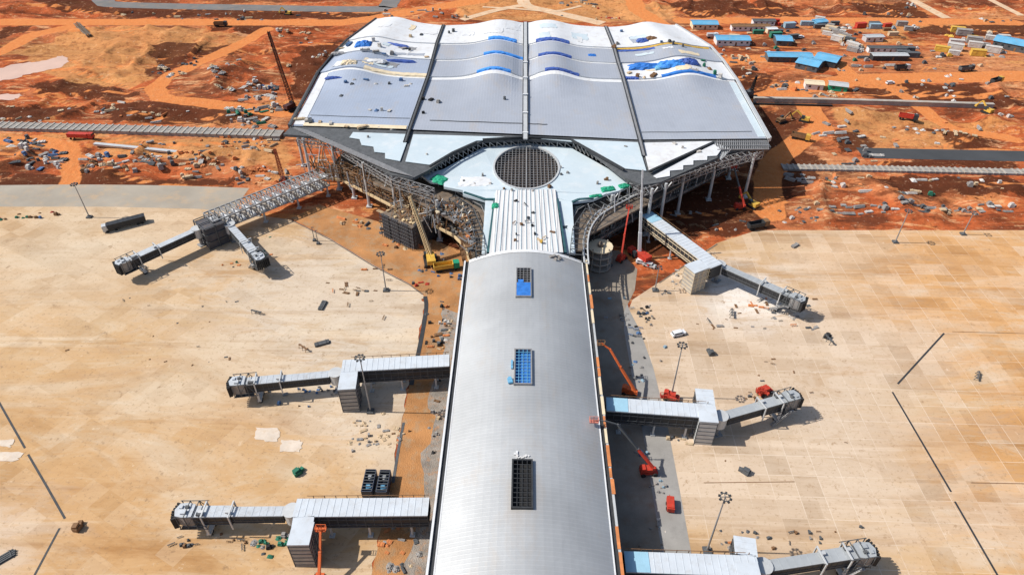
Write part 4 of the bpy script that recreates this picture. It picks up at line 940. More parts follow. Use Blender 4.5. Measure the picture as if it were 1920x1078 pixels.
lift(1180, 738, -.25, 'orange boom lift with a yellow lower boom beside the middle right link', [(1192, 735, 3), (1163, 688, 8.5), (1144, 655, 12), (1127, 643, 13.3)], M_orange, None, M_brown)
lift(1165, 488, .9, 'red boom lift with a raised orange boom near the right end of the link roof', [(1165, 480, 3), (1171, 440, 9), (1180, 388, 15.5)], M_red, M_red)
lift(1386, 392, .2, 'red boom lift parked under the right front corner of the terminal', [(1396, 386, 3), (1386, 350, 8.5), (1376, 312, 14)], M_red, M_dark2)
lift(597, 1096, 1.5, 'orange boom lift in front of the lower left stair tower', [(598, 1086, 3), (600, 1035, 6.5), (601, 990, 9.5)], M_orange, M_orange)
lift(1258, 748, -.3, 'small red boom lift with lowered boom on the apron behind the middle right link', [(1258, 746, 2.6), (1266, 748, 2.8), (1246, 741, 2.4)], M_red)
lift(1432, 737, .5, 'small red boom lift standing alone beside the middle right boarding bridge', [(1432, 733, 2.6), (1440, 738, 3.0), (1426, 732, 3.4)], M_red)
def lattice(b, P, Q, w, n, r=.12):
    P, Q = Vector(P), Vector(Q); d = (Q - P).normalized(); a = d.cross(Vector((0, 1, 0.1))).normalized(); c = a.cross(d)
    cs = [(a + c) * w / 2, (a - c) * w / 2, (-a - c) * w / 2, (c - a) * w / 2]
    for o in cs: b.bar(P + o, Q + o * .5, r * 1.6)
    for k in range(n):
        for i in range(4):
            f0, f1 = k / n, (k + 1) / n
            b.bar(P.lerp(Q, f0) + cs[i] * (1 - .5 * f0), P.lerp(Q, f1) + cs[(i + 1) % 4] * (1 - .5 * f1), r)
def crane(px, py, rz, tip, label, bm, body, w=1.4, crawler=True, lat=True, n=22, boomname='boom', r=.14):
    p = at(px, py); p.z = gz(p.x, p.y); t = thing('crane', tuple(p), label, 'crane', None); T = at(*tip) - p
    c, s = math.cos(rz), math.sin(rz)
    if crawler:
        for y in (-1.9, 1.9): b = MB(); b.box((-y * s, y * c, .65), (6.4, 1.0, 1.2), rz); b.box((-y * s, y * c, .7), (7.0, .9, .6), rz); b.build('crawler_track', M_black, t, local=True)
    else:
        b = MB(); b.box((0, 0, 1.1), (10.5, 2.5, .7), rz); b.box((4.6 * c, 4.6 * s, 1.9), (1.9, 2.4, 1.4), rz); b.build('carrier', body, t, local=True)
        for x in (-3.8, -2.4, 2.2, 3.8):
            for y in (-1.1, 1.1): b = MB(); a = Vector((x * c - y * s, x * s + y * c, .6)); e = Vector((-s, c, 0)) * .25; b.tube(a - e, a + e, .6, n=12); b.build('wheel', M_black, t, local=True)
    b = MB(); b.box((-c * 1.0, -s * 1.0, 2.5), (5.2, 2.8, 1.9), rz); b.box((-c * 3.4, -s * 3.4, 2.6), (1.2, 3.0, 1.6), rz); b.build('body', body, t, local=True)
    b = MB(); b.box((c * 1.4 - s * 1.6, s * 1.4 + c * 1.6, 2.6), (1.7, 1.1, 1.8), rz); b.build('cab', M_glass, t, local=True)
    b = MB(); F0 = Vector((c * .8, s * .8, 3.0))
    if lat: lattice(b, F0, T, w, n, r)
    else:
        for k in range(4): b.bar(F0.lerp(T, k / 4), F0.lerp(T, (k + 1) / 4), w * (1 - .17 * k), w * (1 - .17 * k))
    b.build(boomname, bm, t, local=True)
    b = MB(); b.bar(T, T + Vector((0, 0, -6)), .07); b.box((T.x, T.y, T.z - 6.2), (.4, .4, .8)); b.bar(F0 + Vector((-c * 3, -s * 3, .6)), T, .07); b.build('hoist_rope', M_black, t, local=True)
    return t
crane(1200, 487, 2.2, (1205, 318, 33), 'red truck crane with a tall white boom in front of the right terminal canopy', M_white, M_red, 1.1, False, False)
crane(808, 492, 1.8, (768, 368, 22), 'crawler crane with a cream lattice boom left of the link roof', M_tan, M_yel, 1.3, r=.2)
crane(548, 206, 1.0, (503, 60, 42), 'dark crawler crane with a long leaning lattice boom left of the terminal', mat('crane_dark_red', (.07, .03, .028), .6), MATS['crane_dark_red'], 1.5, n=26, r=.16)
crane(1404, 182, .4, (1419, 143, 14), 'small dark crane right of the terminal roof with a short boom', M_dark, M_dark2, 1.2, n=8, r=.2)
b = MB(); P0 = at(533, 345); lattice(b, P0, P0 + Vector((-.5, 0, 16)), 1.4, 12, .13)
for k in range(3): b.box((P0.x, P0.y, .3 + k * .25), (3.4 - k * .5, 3.4 - k * .5, .3))
tag(b.build('hoist_tower', mat('hoist_red', (.34, .07, .04), .6)), 'red lattice hoist tower at the left front corner of the terminal', 'hoist tower')

b = MB(); g0, g1 = at(145, 50), at(170, 80); g0.z, g1.z = gz(g0.x, g0.y) + 1.2, gz(g1.x, g1.y) + 1.2; lattice(b, g0, g1, 2.2, 12, .3); lattice(b, g0 + Vector((1.5, 0, 0)), g1 + Vector((1.5, 0, 0)), 1.6, 10, .3)
tag(b.build('steel_girder', M_slab), 'long dark steel girder lying on tan earth near the top left', 'girder')
# ================================================================== SITE DETAILS ON THE GROUND
for pth in ([(-60, 655), (0, 757), (47, 840)], [(53, 852), (88, 912), (122, 972)], [(112, 990), (65, 1078), (20, 1170)], [(1770, 625), (1683, 720)], [(1673, 735), (1730, 832), (1783, 922)], [(1790, 940), (1870, 1078), (1910, 1150)]):
    ribbon('drain_channel', pth, .5, .10, M_dark)
for pth in ([(1785, 622), (1900, 625), (2100, 630)], [(1320, 905), (1490, 903)], [(1820, 905), (2000, 908)]): ribbon('joint_line', pth, .22, .10, M_brown)
def puddle(px, z=.0):
    b = MB(); b.sheet([at(x, y) for x, y in [(x_ + U(-5, 5), y_ + U(-1.2, 1.2)) for x_, y_ in smooth(px + [px[0]], 6)[:-1]]], z); tag(b.build('puddle_water', mat('pink_silt_water', (.62, .40, .29), .25, 0, .12, .06, spec=.5)), kind='structure')
flatz = .05
puddle([(-40, 128), (0, 128), (40, 119), (85, 114), (118, 105), (126, 116), (108, 128), (60, 138), (20, 150), (-40, 150)], flatz); puddle([(-40, 178), (20, 177), (42, 179), (24, 187), (-40, 188)], flatz)
# long ribbed concrete channels and walls
def channel(name, path, w, h, m, label, rib=2.0):
    P = [Vector((*p, 0)) for p in W2(path)]; t = thing(name, tuple(P[0]), label, 'concrete channel'); b = MB(); r = MB()
    for a, c in zip(P[:-1], P[1:]):
        d = (c - a).normalized(); n = Vector((-d.y, d.x, 0)); l = (c - a).length
        b.bar(a + Vector((0, 0, h / 2)), c + Vector((0, 0, h / 2)), w, h)
        for k in range(int(l / rib)): p = a + d * (k * rib); r.bar(p - n * w * .55 + Vector((0, 0, h)), p + n * w * .55 + Vector((0, 0, h)), .8, .5)
    for a, c in zip(P[:-1], P[1:]): r.bar(a + Vector((0, 0, h)), c + Vector((0, 0, h)), .3, .3)
    b.build('channel_body', m, t); r.build('channel_rib', M_conc, t)
channel('concrete_channel', BAND_L, 6.5, 1.6, mat('grey_concrete', (.27, .255, .235), .9, 0, .25, .3), 'long grey ribbed concrete channel reaching the left side of the terminal', 3.2)
channel('concrete_channel', BAND_R, 4.2, .9, MATS['grey_concrete'], 'grey ribbed concrete channel on the right below the dark access road', 2.4)
def wall(path, w, h, m, label):
    P = [Vector((*p, 0)) for p in W2(path)]; b = MB()
    for a, c in zip(P[:-1], P[1:]): b.bar(a + Vector((0, 0, h / 2)), c + Vector((0, 0, h / 2)), w, h); b.bar(a + Vector((0, 0, h + .1)), c + Vector((0, 0, h + .1)), w * 1.4, .2)
    tag(b.build('retaining_wall', m), label, 'wall')
wall(RAMP_R, 1.6, 2.2, M_conc, 'low concrete wall running right from the right edge of the terminal roof')
wall([(178, 272), (260, 280), (356, 290)], 1.3, .8, M_lgrey, 'long pale grey wall of precast sections in the left yard')
wall([(1400, 196), (1560, 200)], .8, .6, M_black, 'dark low kerb wall running beside the low concrete wall')
# ---------------------------------------------------------------- vehicles
def zat(p): p = Vector(p); p.z = gz(p.x, p.y); return p
def truck(px, py, rz, cabm, bodym, label, L=8.5, kind='tipper'):
    p = zat(at(px, py)); t = thing('truck', tuple(p), label, 'truck', None, rz); bl = lambda b, n, m: b.build(n, m, t, local=True)
    b = MB(); b.box((0, 0, .95), (L, 1.0, .35)); bl(b, 'chassis', M_dark)
    b = MB(); x = L / 2 - 1.1; b.box((x, 0, 1.75), (2.0, 2.4, 1.5)); b.prism([(x + .98, -1.15, 3.1), (x + .98, 1.15, 3.1), (x - 1, 1.15, 3.3), (x - 1, -1.15, 3.3)], th=.85); bl(b, 'cab', cabm)
    b = MB(); b.box((x + 1.0, 0, 2.65), (.06, 2.1, .7)); bl(b, 'windscreen', M_glass)
    b = MB(); l = L - 2.4; c = -1.1
    for s in (-1, 1): b.box((c, s * 1.2, 2.1), (l, .12, 1.6))
    b.box((c, 0, 1.4), (l, 2.4, .2)); b.box((c - l / 2, 0, 2.1), (.12, 2.5, 1.6)); b.box((c + l / 2, 0, 2.2), (.12, 2.5, 1.9))
    if kind == 'box': b.box((c, 0, 2.95), (l + .1, 2.55, .12)); b.box((c, 0, 2.2), (l - .2, 2.3, 1.4))
    bl(b, 'body', bodym); wheels(t, (-L * .38, -L * .24, L * .33), (-1.05, 1.05), .52, .35); return t
def car(px, py, rz, m, label):
    p = zat(at(px, py)); t = thing('car', tuple(p), label, 'car', None, rz); bl = lambda b, n, mm: b.build(n, mm, t, local=True)
    b = MB(); b.box((0, 0, .72), (4.5, 1.8, .62)); b.prism([(1.0, -.75, 1.65), (1.0, .75, 1.65), (-1.9, .75, 1.65), (-1.9, -.75, 1.65)], th=.62); b.box((1.7, 0, 1.05), (1.2, 1.7, .12)); bl(b, 'body', m)
    b = MB(); b.box((1.02, 0, 1.35), (.08, 1.4, .42)); b.box((-1.92, 0, 1.35), (.08, 1.4, .42))
    for s in (-1, 1): b.box((-.4, s * .77, 1.36), (2.5, .06, .4))
    bl(b, 'windows', M_glass); wheels(t, (-1.45, 1.4), (-.82, .82), .36, .24); return t
car(1271, 628, .35, M_white, 'white car parked alone on the right apron')
car(1204, 494, -.2, M_white, 'white car parked at the foot of the red truck crane')
car(1217, 500, -.5, M_lgrey, 'grey car parked on the pier road right of the red truck crane')
car(1500, 72, .2, M_white, 'white car between the blue roofed sheds'); car(1668, 158, .2, M_white, 'white car alone beside the wide dirt road on the right')
truck(1420, 428, .3, M_brown, M_dark, 'dark truck at the corner of the right apron beside orange earth'); truck(838, 506, .25, M_green, M_yel, 'green and yellow truck beside the yellow crawler crane', 9)
truck(1690, 132, .1, M_lgrey, M_dark, 'dark bodied truck below the long cabins on the right'); truck(1810, 134, .2, M_dark, M_dark2, 'dark truck on open earth at the far right')
truck(1500, 262, -.5, M_yel, M_brown, 'yellow cab truck on dark earth right of the terminal'); truck(155, 263, -.05, M_red, M_red, 'long red truck beside the left concrete channel', 12, 'box')
truck(1700, 228, -.4, M_dark, M_red, 'dark and red truck on tan earth on the right'); truck(1335, 72, .0, M_white, M_lgrey, 'white box truck at the right rear corner of the terminal', 7, 'box')
truck(415, 50, .1, M_dark, M_brown, 'dark truck on the dirt road near the top left'); truck(1866, 158, .5, M_yel, M_dark, 'yellow cab truck at the right end of the wide dirt road')
def dozer(px, py, rz, m, label):
    p = zat(at(px, py)); t = thing('excavator', tuple(p), label, 'excavator', None, rz); bl = lambda b, n, mm: b.build(n, mm, t, local=True)
    for y in (-1.2, 1.2): b = MB(); b.box((0, y, .5), (4.2, .7, .9)); b.box((0, y, .5), (4.7, .65, .5)); bl(b, 'crawler_track', M_black)
    b = MB(); b.box((-.6, 0, 1.7), (3.4, 2.6, 1.3)); b.box((-1.9, 0, 1.9), (.8, 2.7, 1.2)); bl(b, 'body', m)
    b = MB(); b.box((.6, .8, 2.4), (1.5, 1.1, 1.5)); bl(b, 'cab', M_glass)
    b = MB(); b.bar((.9, -.3, 2), (4.2, -.3, 4.6), .5, .7); b.bar((4.2, -.3, 4.6), (6.2, -.3, 2), .4, .5); b.box((6.3, -.3, 1.4), (1.0, 1.1, 1.0)); bl(b, 'arm', m); return t
dozer(1507, 228, 2.6, M_yel, 'yellow excavator on dark red earth right of the terminal'); dozer(1465, 228, .5, M_brown, 'brown excavator beside the terminal shadow on the right'); dozer(540, 27, 2.9, M_yel, 'yellow excavator below the asphalt road at the top left'); dozer(1845, 222, 2.0, M_yel, 'yellow excavator near the far right edge'); dozer(1410, 388, 2.2, M_yel, 'yellow excavator beside the red lift under the right terminal corner')
# trailer, containers, small plant on the aprons
t = thing('flat_trailer', at(240, 424), 'long black trailer with a white front standing on the left apron', 'trailer', None, .55)
b = MB(); b.box((0, 0, 1.9), (13, 2.6, 1.9)); b.box((0, 0, 2.95), (13.2, 2.7, .15))
for k in range(8): b.box((-6 + k * 1.7, 0, 3.05), (.15, 2.7, .1))
b.build('body', M_wallk, t, local=True); b = MB(); b.box((-7.5, 0, 1.6), (1.6, 2.4, 2.2)); b.box((-7.5, 0, 2.8), (1.4, 2.2, .3)); b.build('cab', M_lgrey, t, local=True); wheels(t, (-7, -4, 3.5, 5), (-1.1, 1.1), .5, .4)
for px, py, lb in ((694, 912, 'left one of two dark open containers beside the earth strip'), (721, 913, 'right one of two dark open containers beside the earth strip')):
    p = at(px, py); t = thing('open_container', p, lb, 'container', 'dark open containers'); b = MB(); w, l, h = 2.5, 6.2, 2.6
    for s in (-1, 1): b.box((s * w / 2, 0, h / 2 + .1), (.15, l, h)); b.box((0, s * l / 2, h / 2 + .1), (w - .16, .15, h))
    b.box((0, 0, .3), (w - .16, l - .16, .2)); b.build('shell', mat('container_navy', (.06, .075, .11), .6, 0, .3, .6), t, local=True)
    b = MB()
    for k in range(7): b.box((0, -l / 2 + .5 + k * .85, h + .12), (w + .1, .22, .12))
    b.build('roof_bar', M_dark2, t, local=True); b = MB(); b.box((.1, -1.3, 1.3), (1.2, 1.3, 1.6), .2).box((.1, -1.1, 2.2), (.8, .9, .3)); b.build('load', M_lblue, t, local=True); MB().box((-.1, 1.6, 1.2), (1.0, 1.2, 1.4), .4).box((-.1, 1.5, 2.0), (.7, .8, .3)).build('load', M_lgrey, t, local=True)
t = thing('generator', at(1256, 950), 'small red wheeled generator on the grey pavement right of the pier', 'generator', None, 1.45)
b = MB(); b.box((0, 0, 1.2), (3.6, 1.7, 1.3)); b.box((0, 0, 1.95), (3.0, 1.5, .3)); b.box((2.3, 0, .6), (1.4, .15, .12)); b.build('body', M_red, t, local=True); wheels(t, (-.8, .6), (-.85, .85), .42, .25)
# ---------------------------------------------------------------- sheds and cabins
def shed(px, py, L, Wd, Hh, rz, roofm, wallm, label, cat='shed', grp=None, pitch=.12, name='shed'):
    p = at(px, py); p.z = gz(p.x, p.y); t = thing(name, tuple(p), label, cat, grp, rz)
    b = MB(); b.box((0, 0, Hh / 2), (L, Wd, Hh)); b.build('wall', wallm, t, local=True)
    r = Wd / 2 + .5; hh = Hh + pitch * Wd; b = MB()
    for s in (-1, 1): b.prism([(-L / 2 - .5, s * r, Hh + .05), (L / 2 + .5, s * r, Hh + .05), (L / 2 + .5, 0, hh), (-L / 2 - .5, 0, hh)], th=.15)
    b.box((0, 0, hh + .05), (L + 1, .4, .12))
    for k in range(int(L / 3)): b.box((-L / 2 + 1.5 + k * 3, 0, hh + .04), (.12, .5, .2))
    b.build('roof', roofm, t, local=True)
    n = max(2, int(L / 3.2))
    for k in range(n):
        x = -L / 2 + (k + .5) * L / n; b = MB()
        if k == n // 2: b.box((x, -Wd / 2 - .03, 1.05), (1.0, .1, 2.1)); b.build('door', M_brown, t, local=True)
        else: b.box((x, -Wd / 2 - .03, Hh * .58), (1.2, .1, 1.0)); b.build('window', M_glass, t, local=True)
    return t
shed(1319, 52, 16, 9, 3.2, 0, M_lblue, M_cream, 'blue roofed shed with cream walls at the right rear of the terminal')
shed(1371, 82, 20, 9, 3.4, -.02, M_lblue, M_white, 'long blue roofed shed with white walls right of the terminal roof')
shed(1466, 82, 9, 10, 3.2, -.1, M_lblue, M_dark2, 'small blue roofed shed with dark walls among the cabins')
shed(1477, 113, 25, 8, 3.2, -.03, M_lblue, M_dark2, 'long arm of the joined blue roofed sheds')
shed(1516, 127, 12, 12, 3.4, -.62, M_lblue, M_dark2, 'middle wing of the joined blue roofed sheds')
shed(1550, 119, 12, 12, 3.4, -.62, M_lblue, M_dark, 'right wing of the joined blue roofed sheds')
shed(1905, 92, 24, 13, 4, -.7, M_lblue, M_dark2, 'blue roofed shed cut off by the right edge')
shed(1660, 98, 22, 4, 3, 0, M_dark2, M_white, 'upper long dark roofed cabin row on the right'); shed(1664, 112, 20, 5, 3, .02, M_lgrey, M_dark, 'lower long grey roofed cabin row on the right')
shed(1405, 57, 24, 5, 3, .02, M_brown, M_white, 'brown roofed row of white cabins behind the long blue shed'); shed(1430, 47, 14, 5, 3, 0, M_dark2, M_white, 'dark roofed cabin behind the brown roofed row')
shed(1635, 77, 11, 5, 3, .1, M_lgrey, M_lgrey, 'grey cabin alone in the middle of the cabin camp')
shed(1524, 165, 9, 6, 3, -.2, M_cream, M_white, 'cream roofed hut below the joined blue sheds'); shed(1569, 168, 9, 6, 3, -.3, M_lgrey, M_green, 'grey and green hut below the joined blue sheds')
shed(1445, 62, 6, 4, 2.8, .1, M_white, M_cream, 'small white hut left of the small blue roofed shed'); shed(1535, 48, 8, 6, 3, .3, M_lblue, M_lblue, 'small blue hut at the left end of the cabin line')
# ---------------------------------------------------------------- repeats of loose material, each a thing of its own
def at_items(kind, m, seed):
    random.seed(seed * 31 + len(kind)); b = MB()
    if kind == 'pallet_stack':
        for k in range(3): b.box((0, -.5 + k * .5, .08), (1.6, .12, .16))
        b.box((0, 0, .2), (1.7, 1.3, .08))
        for k in range(random.randint(2, 4)): b.box((U(-.15, .15), U(-.1, .1), .45 + k * .42), (U(1.2, 1.6), U(.9, 1.2), .4), U(-.1, .1))
    elif kind == 'pipe_bundle':
        r = .2; L = U(3.5, 5.5)
        for row in range(3):
            for k in range(4 - row): y = (k - (3 - row) / 2) * r * 2.02; x = U(-.2, .2); b.tube((x - L / 2, y, r + row * r * 1.75), (x + L / 2, y, r + row * r * 1.75), r, n=7)
    elif kind == 'plank_stack':
        L = U(3, 4.5)
        for row in range(4):
            for k in range(3): b.box((U(-.15, .15), -.5 + k * .5, .1 + row * .2), (L, .44, .16), U(-.03, .03))
        b.box((L * .3, 0, .9), (.15, 1.6, .12)); b.box((-L * .3, 0, .9), (.15, 1.6, .12))
    elif kind == 'rubble_heap':
        n = 9; R0 = U(1.2, 1.7); rows = []
        for i in range(5):
            f = i / 4; rows.append([Vector((R0 * f * U(.8, 1.2) * math.cos(2 * math.pi * j / n), R0 * f * U(.8, 1.2) * math.sin(2 * math.pi * j / n), max(-.1, (1 - f) * .95 * U(.75, 1.25) - .04))) for j in range(n)])
        for r in rows: r.append(r[0])
        rows[0] = [Vector((0, 0, 1.0))] * (n + 1); b.grid(rows[::-1] if False else [[rows[i][j] for j in range(n, -1, -1)] for i in range(5)])
        for k in range(7): b.box((U(-R0, R0) * .7, U(-R0, R0) * .7, U(.1, .6)), (U(.3, .6), U(.3, .5), U(.2, .4)), U(0, 3))
    elif kind == 'crate_stack':
        b.box((0, 0, .6), (1.8, 1.6, 1.2)); b.box((-.1, .05, 1.5), (1.3, 1.2, .6), .2); b.box((.2, 0, 1.24), (1.95, .12, .1)); b.box((.2, 0, .2), (1.95, 1.7, .1)); b.box((1.35, .3, .45), (.9, 1.0, .9), .3)
        for s in (-1, 1): b.box((s * .8, 0, .6), (.1, 1.7, 1.25))
    elif kind == 'steel_beam_stack':
        L = U(3.5, 6)
        for k in range(4):
            y = -.75 + k * .5; x = U(-.4, .4); b.box((x, y, .06), (L, .32, .06)); b.box((x, y, .25), (L, .06, .34)); b.box((x, y, .44), (L, .32, .06))
        for x in (-L * .3, L * .3): b.box((x, 0, .53), (.2, 2.0, .12))
    elif kind == 'site_cabin':
        b.box((0, 0, 1.35), (6, 2.4, 2.4)); b.box((0, 0, 2.62), (6.3, 2.6, .16)); b.box((-1.5, -1.22, 1.5), (1.1, .1, .8)); b.box((1.8, -1.22, 1.1), (.9, .1, 1.9))
        for s in (-1, 1): b.box((s * 2.6, 0, .08), (.3, 2.4, .16))
    elif kind == 'trestle_frame':
        for x in (-1.5, 0, 1.5):
            for s in (-1, 1): b.bar((x, s * .7, 0), (x, s * .3, 1.3), .12)
            b.bar((x, -.5, 1.3), (x, .5, 1.3), .14)
        b.bar((-1.9, 0, 1.4), (1.9, 0, 1.4), .25); b.bar((-1.9, .3, 1.4), (1.9, .3, 1.4), .12)
    elif kind == 'tarp_pile':
        n = 8; rows = []
        for i in range(n + 1): rows.append([Vector((-1.4 + 2.8 * i / n, -1 + 2 * j / n, max(0, math.sin(math.pi * i / n) * math.sin(math.pi * j / n)) ** .6 * U(.6, 1.15) + (0 if 0 < i < n and 0 < j < n else -.1))) for j in range(n + 1)])
        b.grid(rows)
    elif kind == 'cable_drum':
        b.tube((0, -.5, .8), (0, -.4, .8), .8, n=14); b.tube((0, .4, .8), (0, .5, .8), .8, n=14); b.tube((0, -.42, .8), (0, .42, .8), .5, n=12)
    elif kind == 'sheet_stack':
        for k in range(6): b.box((U(-.12, .12), U(-.1, .1), .06 + k * .1), (2.6, 1.7, .08), U(-.06, .06))
        b.box((.6, 0, .68), (.15, 1.8, .08)); b.box((-.6, 0, .68), (.15, 1.8, .08))
    o = b.build(kind, m); random.seed(seed * 7919 + 13); return o
CN = {'white': mat('dusty_white_stuff', (.52, .50, .47), .7, 0, .2, .5, dirt=((.40, .27, .17), .7)), 'grey': mat('dusty_grey_stuff', (.27, .26, .25), .8, 0, .25, .5, dirt=((.30, .18, .10), .7)), 'dark': M_dark2, 'blue': mat('dusty_blue_stuff', (.07, .15, .30), .7, 0, .25, .5, dirt=((.25, .18, .14), .5)), 'cream': mat('dusty_cream_stuff', (.52, .40, .26), .85, 0, .2, .5, dirt=((.40, .22, .10), .7)), 'brown': M_brown, 'rust': M_rust, 'green': mat('dusty_green', (.03, .16, .10), .8, 0, .3, .6), 'black': M_black, 'yellow': M_yel, 'red': M_red, 'pale blue': mat('dusty_pale_blue', (.24, .36, .44), .7, 0, .2, .5, dirt=((.40, .30, .22), .5))}
KN = {'pallet_stack': 'pallet stack', 'pipe_bundle': 'pipe bundle', 'plank_stack': 'plank stack', 'rubble_heap': 'rubble heap', 'crate_stack': 'crate stack', 'steel_beam_stack': 'steel beam stack', 'site_cabin': 'site cabin', 'trestle_frame': 'trestle frame', 'tarp_pile': 'tarp pile', 'cable_drum': 'cable drum', 'sheet_stack': 'sheet stack'}
CACHE = {}; ITEMS = []
def item(kind, colr, p, rz, sc, place):
    key = (kind, colr, int(rnd() * 2))
    if key not in CACHE: st = random.getstate(); o = at_items(kind, CN[colr], len(CACHE) + 1); random.setstate(st); CACHE[key] = o
    else: o = CACHE[key].copy(); COL.objects.link(o)
    o.location = p; o.rotation_euler = (0, 0, rz); o.scale = (sc, sc * U(.85, 1.15), sc * U(.8, 1.1)); ITEMS.append((kind, colr, place, o)); return o
TAKEN = []
def scatter(place, box, n, kinds, cols, sc=(.8, 1.4), rz=None, gap=1.0, seed=0, poly=None):
    random.seed(1000 + seed + len(place)); x0, y0, x1, y1 = box; got = 0; cab = 'site_cabin' in kinds
    if not cab: sc = (sc[0] * .55, sc[1] * .62); n = int(n * 1.45)
    CC = [(U(x0, x1), U(y0, y1), U(.3, 1), random.choice(cols), U(-.5, .5)) for _ in range(max(2, n // 6))]; aw, ah = (x1 - x0) * .12 + 7, (y1 - y0) * .06 + 1.2
    for _ in range(n * 8):
        if got >= n: break
        cc = random.choice(CC); px, py = random.gauss(cc[0], aw * cc[2]), random.gauss(cc[1], ah * cc[2])
        if rnd() < .15 or cab: px, py = U(x0, x1), U(y0, y1)
        if not (x0 - 4 < px < x1 + 4 and y0 - 3 < py < y1 + 3): continue
        if poly: px, py = poly(rnd()); px += U(-x0, x0); py += U(-y0, y0)
        p = zat(at(px, py)); k = random.choice(kinds); s = U(*sc); g = gap * s * (1.9 if k in ('site_cabin', 'pipe_bundle', 'steel_beam_stack', 'plank_stack') else 1)
        if any((p.x - q[0]) ** 2 + (p.y - q[1]) ** 2 < (g + q[2]) ** 2 for q in TAKEN): continue
        TAKEN.append((p.x, p.y, g)); item(k, cc[3] if rnd() < .45 and not cab else random.choice(cols), p, (rz + U(-.2, .2)) if rz is not None else cc[4] + U(-.25, .25) + (1.57 if rnd() < .3 else 0), s, place); got += 1
ST = ['pallet_stack', 'crate_stack', 'sheet_stack', 'plank_stack', 'pipe_bundle', 'steel_beam_stack', 'tarp_pile']
scatter('at the far left of the left yard', (18, 262, 120, 318), 30, ST, ['white', 'grey', 'dark', 'white', 'dark', 'blue'], (1.1, 2.0))
scatter('in the middle of the left yard', (150, 292, 305, 326), 34, ST, ['dark', 'white', 'cream', 'dark', 'blue', 'brown', 'grey'], (1.2, 2.3), seed=1)
scatter('in the left yard beside the lattice bridge', (310, 300, 420, 342), 18, ST, ['white', 'cream', 'dark', 'grey', 'rust'], (.9, 1.7), seed=2)
scatter('behind the lattice bridge', (440, 312, 550, 348), 26, ST, ['grey', 'white', 'rust', 'cream', 'dark'], (.9, 1.5), seed=3)
scatter('beside the leaning dark crane', (455, 156, 515, 190), 18, ST, ['grey', 'dark', 'blue', 'white', 'cream'], (1.3, 2.2), seed=4)
scatter('just above the left concrete channel', (425, 202, 522, 240), 22, ST, ['white', 'grey', 'cream', 'dark', 'green'], (1.3, 2.3), seed=5)
scatter('inside the dirt road loop on the left', (285, 108, 365, 142), 14, ['rubble_heap', 'sheet_stack', 'pallet_stack'], ['grey', 'dark', 'cream', 'white'], (1.2, 2.0), seed=6)
scatter('on the slope left of the dark crane', (395, 98, 480, 190), 18, ['rubble_heap', 'tarp_pile', 'sheet_stack'], ['grey', 'grey', 'white', 'cream'], (1.2, 2.4), seed=7)
scatter('beside the left rear corner of the terminal', (520, 58, 620, 120), 16, ['rubble_heap', 'plank_stack', 'sheet_stack', 'pallet_stack'], ['grey', 'white', 'dark', 'cream'], (1.2, 2.0), seed=8)
scatter('below the left concrete channel', (200, 258, 520, 282), 16, ST, ['white', 'dark', 'grey', 'rust'], (.9, 1.6), seed=9)
scatter('beside the right edge of the terminal roof', (1335, 104, 1412, 146), 22, ST, ['white', 'cream', 'grey', 'rust', 'dark'], (1.2, 2.0), seed=10)
scatter('below the joined blue sheds', (1440, 152, 1610, 190), 22, ST + ['rubble_heap'], ['white', 'grey', 'grey', 'dark', 'cream', 'rust'], (1.1, 2.0), seed=11)
scatter('on tan earth right of the terminal', (1530, 212, 1620, 262), 10, ['sheet_stack', 'pipe_bundle', 'plank_stack'], ['white', 'white', 'grey', 'dark'], (1.4, 2.4), seed=12)
scatter('at the left end of the dark access road', (1555, 262, 1640, 312), 10, ST, ['white', 'dark', 'grey', 'cream'], (1.1, 1.8), seed=13)
scatter('in the terminal shadow on the right', (1470, 326, 1522, 352), 9, ['sheet_stack', 'pipe_bundle'], ['grey', 'white'], (1.2, 2.0), seed=14)
scatter('below the right concrete channel', (1530, 332, 1890, 368), 24, ST + ['rubble_heap'], ['white', 'grey', 'dark', 'cream', 'green', 'rust'], (.9, 1.7), seed=15)
scatter('along the back edge of the right apron', (1520, 386, 1895, 404), 34, ['pipe_bundle', 'plank_stack', 'steel_beam_stack', 'sheet_stack', 'crate_stack'], ['grey', 'white', 'dark', 'cream', 'grey'], (.9, 1.6), rz=.0, seed=16)
scatter('in the camp at the upper right corner', (1755, 60, 1885, 108), 36, ['site_cabin', 'site_cabin', 'crate_stack', 'tarp_pile'], ['white', 'grey', 'yellow', 'cream', 'dark', 'white'], (.95, 1.4), rz=-.4, seed=17)
def dia(t): return 1540 + 70 * t, 46 + 52 * t
scatter('in the diagonal line of cabins on the right', (14, 7, 14, 7), 36, ['site_cabin', 'site_cabin', 'crate_stack'], ['white', 'grey', 'cream', 'dark', 'white'], (.9, 1.2), rz=-.7, seed=18, poly=dia)
def row(t): return 1440 + 290 * t, 48 + 6 * t
scatter('in the back row of cabins on the right', (5, 4, 5, 4), 34, ['site_cabin', 'site_cabin', 'tarp_pile', 'crate_stack'], ['white', 'grey', 'dark', 'red', 'pale blue', 'white'], (.9, 1.2), rz=.1, seed=19, poly=row)
scatter('beside the long grey cabin rows', (1600, 95, 1740, 128), 14, ['site_cabin', 'crate_stack', 'pipe_bundle'], ['dark', 'white', 'grey', 'green'], (.9, 1.3), rz=.1, seed=20)
scatter('between the blue roofed sheds', (1330, 60, 1560, 104), 22, ['site_cabin', 'crate_stack', 'pallet_stack', 'sheet_stack'], ['white', 'grey', 'dark', 'cream', 'green'], (.8, 1.3), rz=.05, seed=21)
scatter('on open earth at the far right', (1740, 160, 1895, 260), 9, ['pipe_bundle', 'crate_stack', 'sheet_stack'], ['white', 'dark', 'grey'], (1.2, 1.8), seed=22)
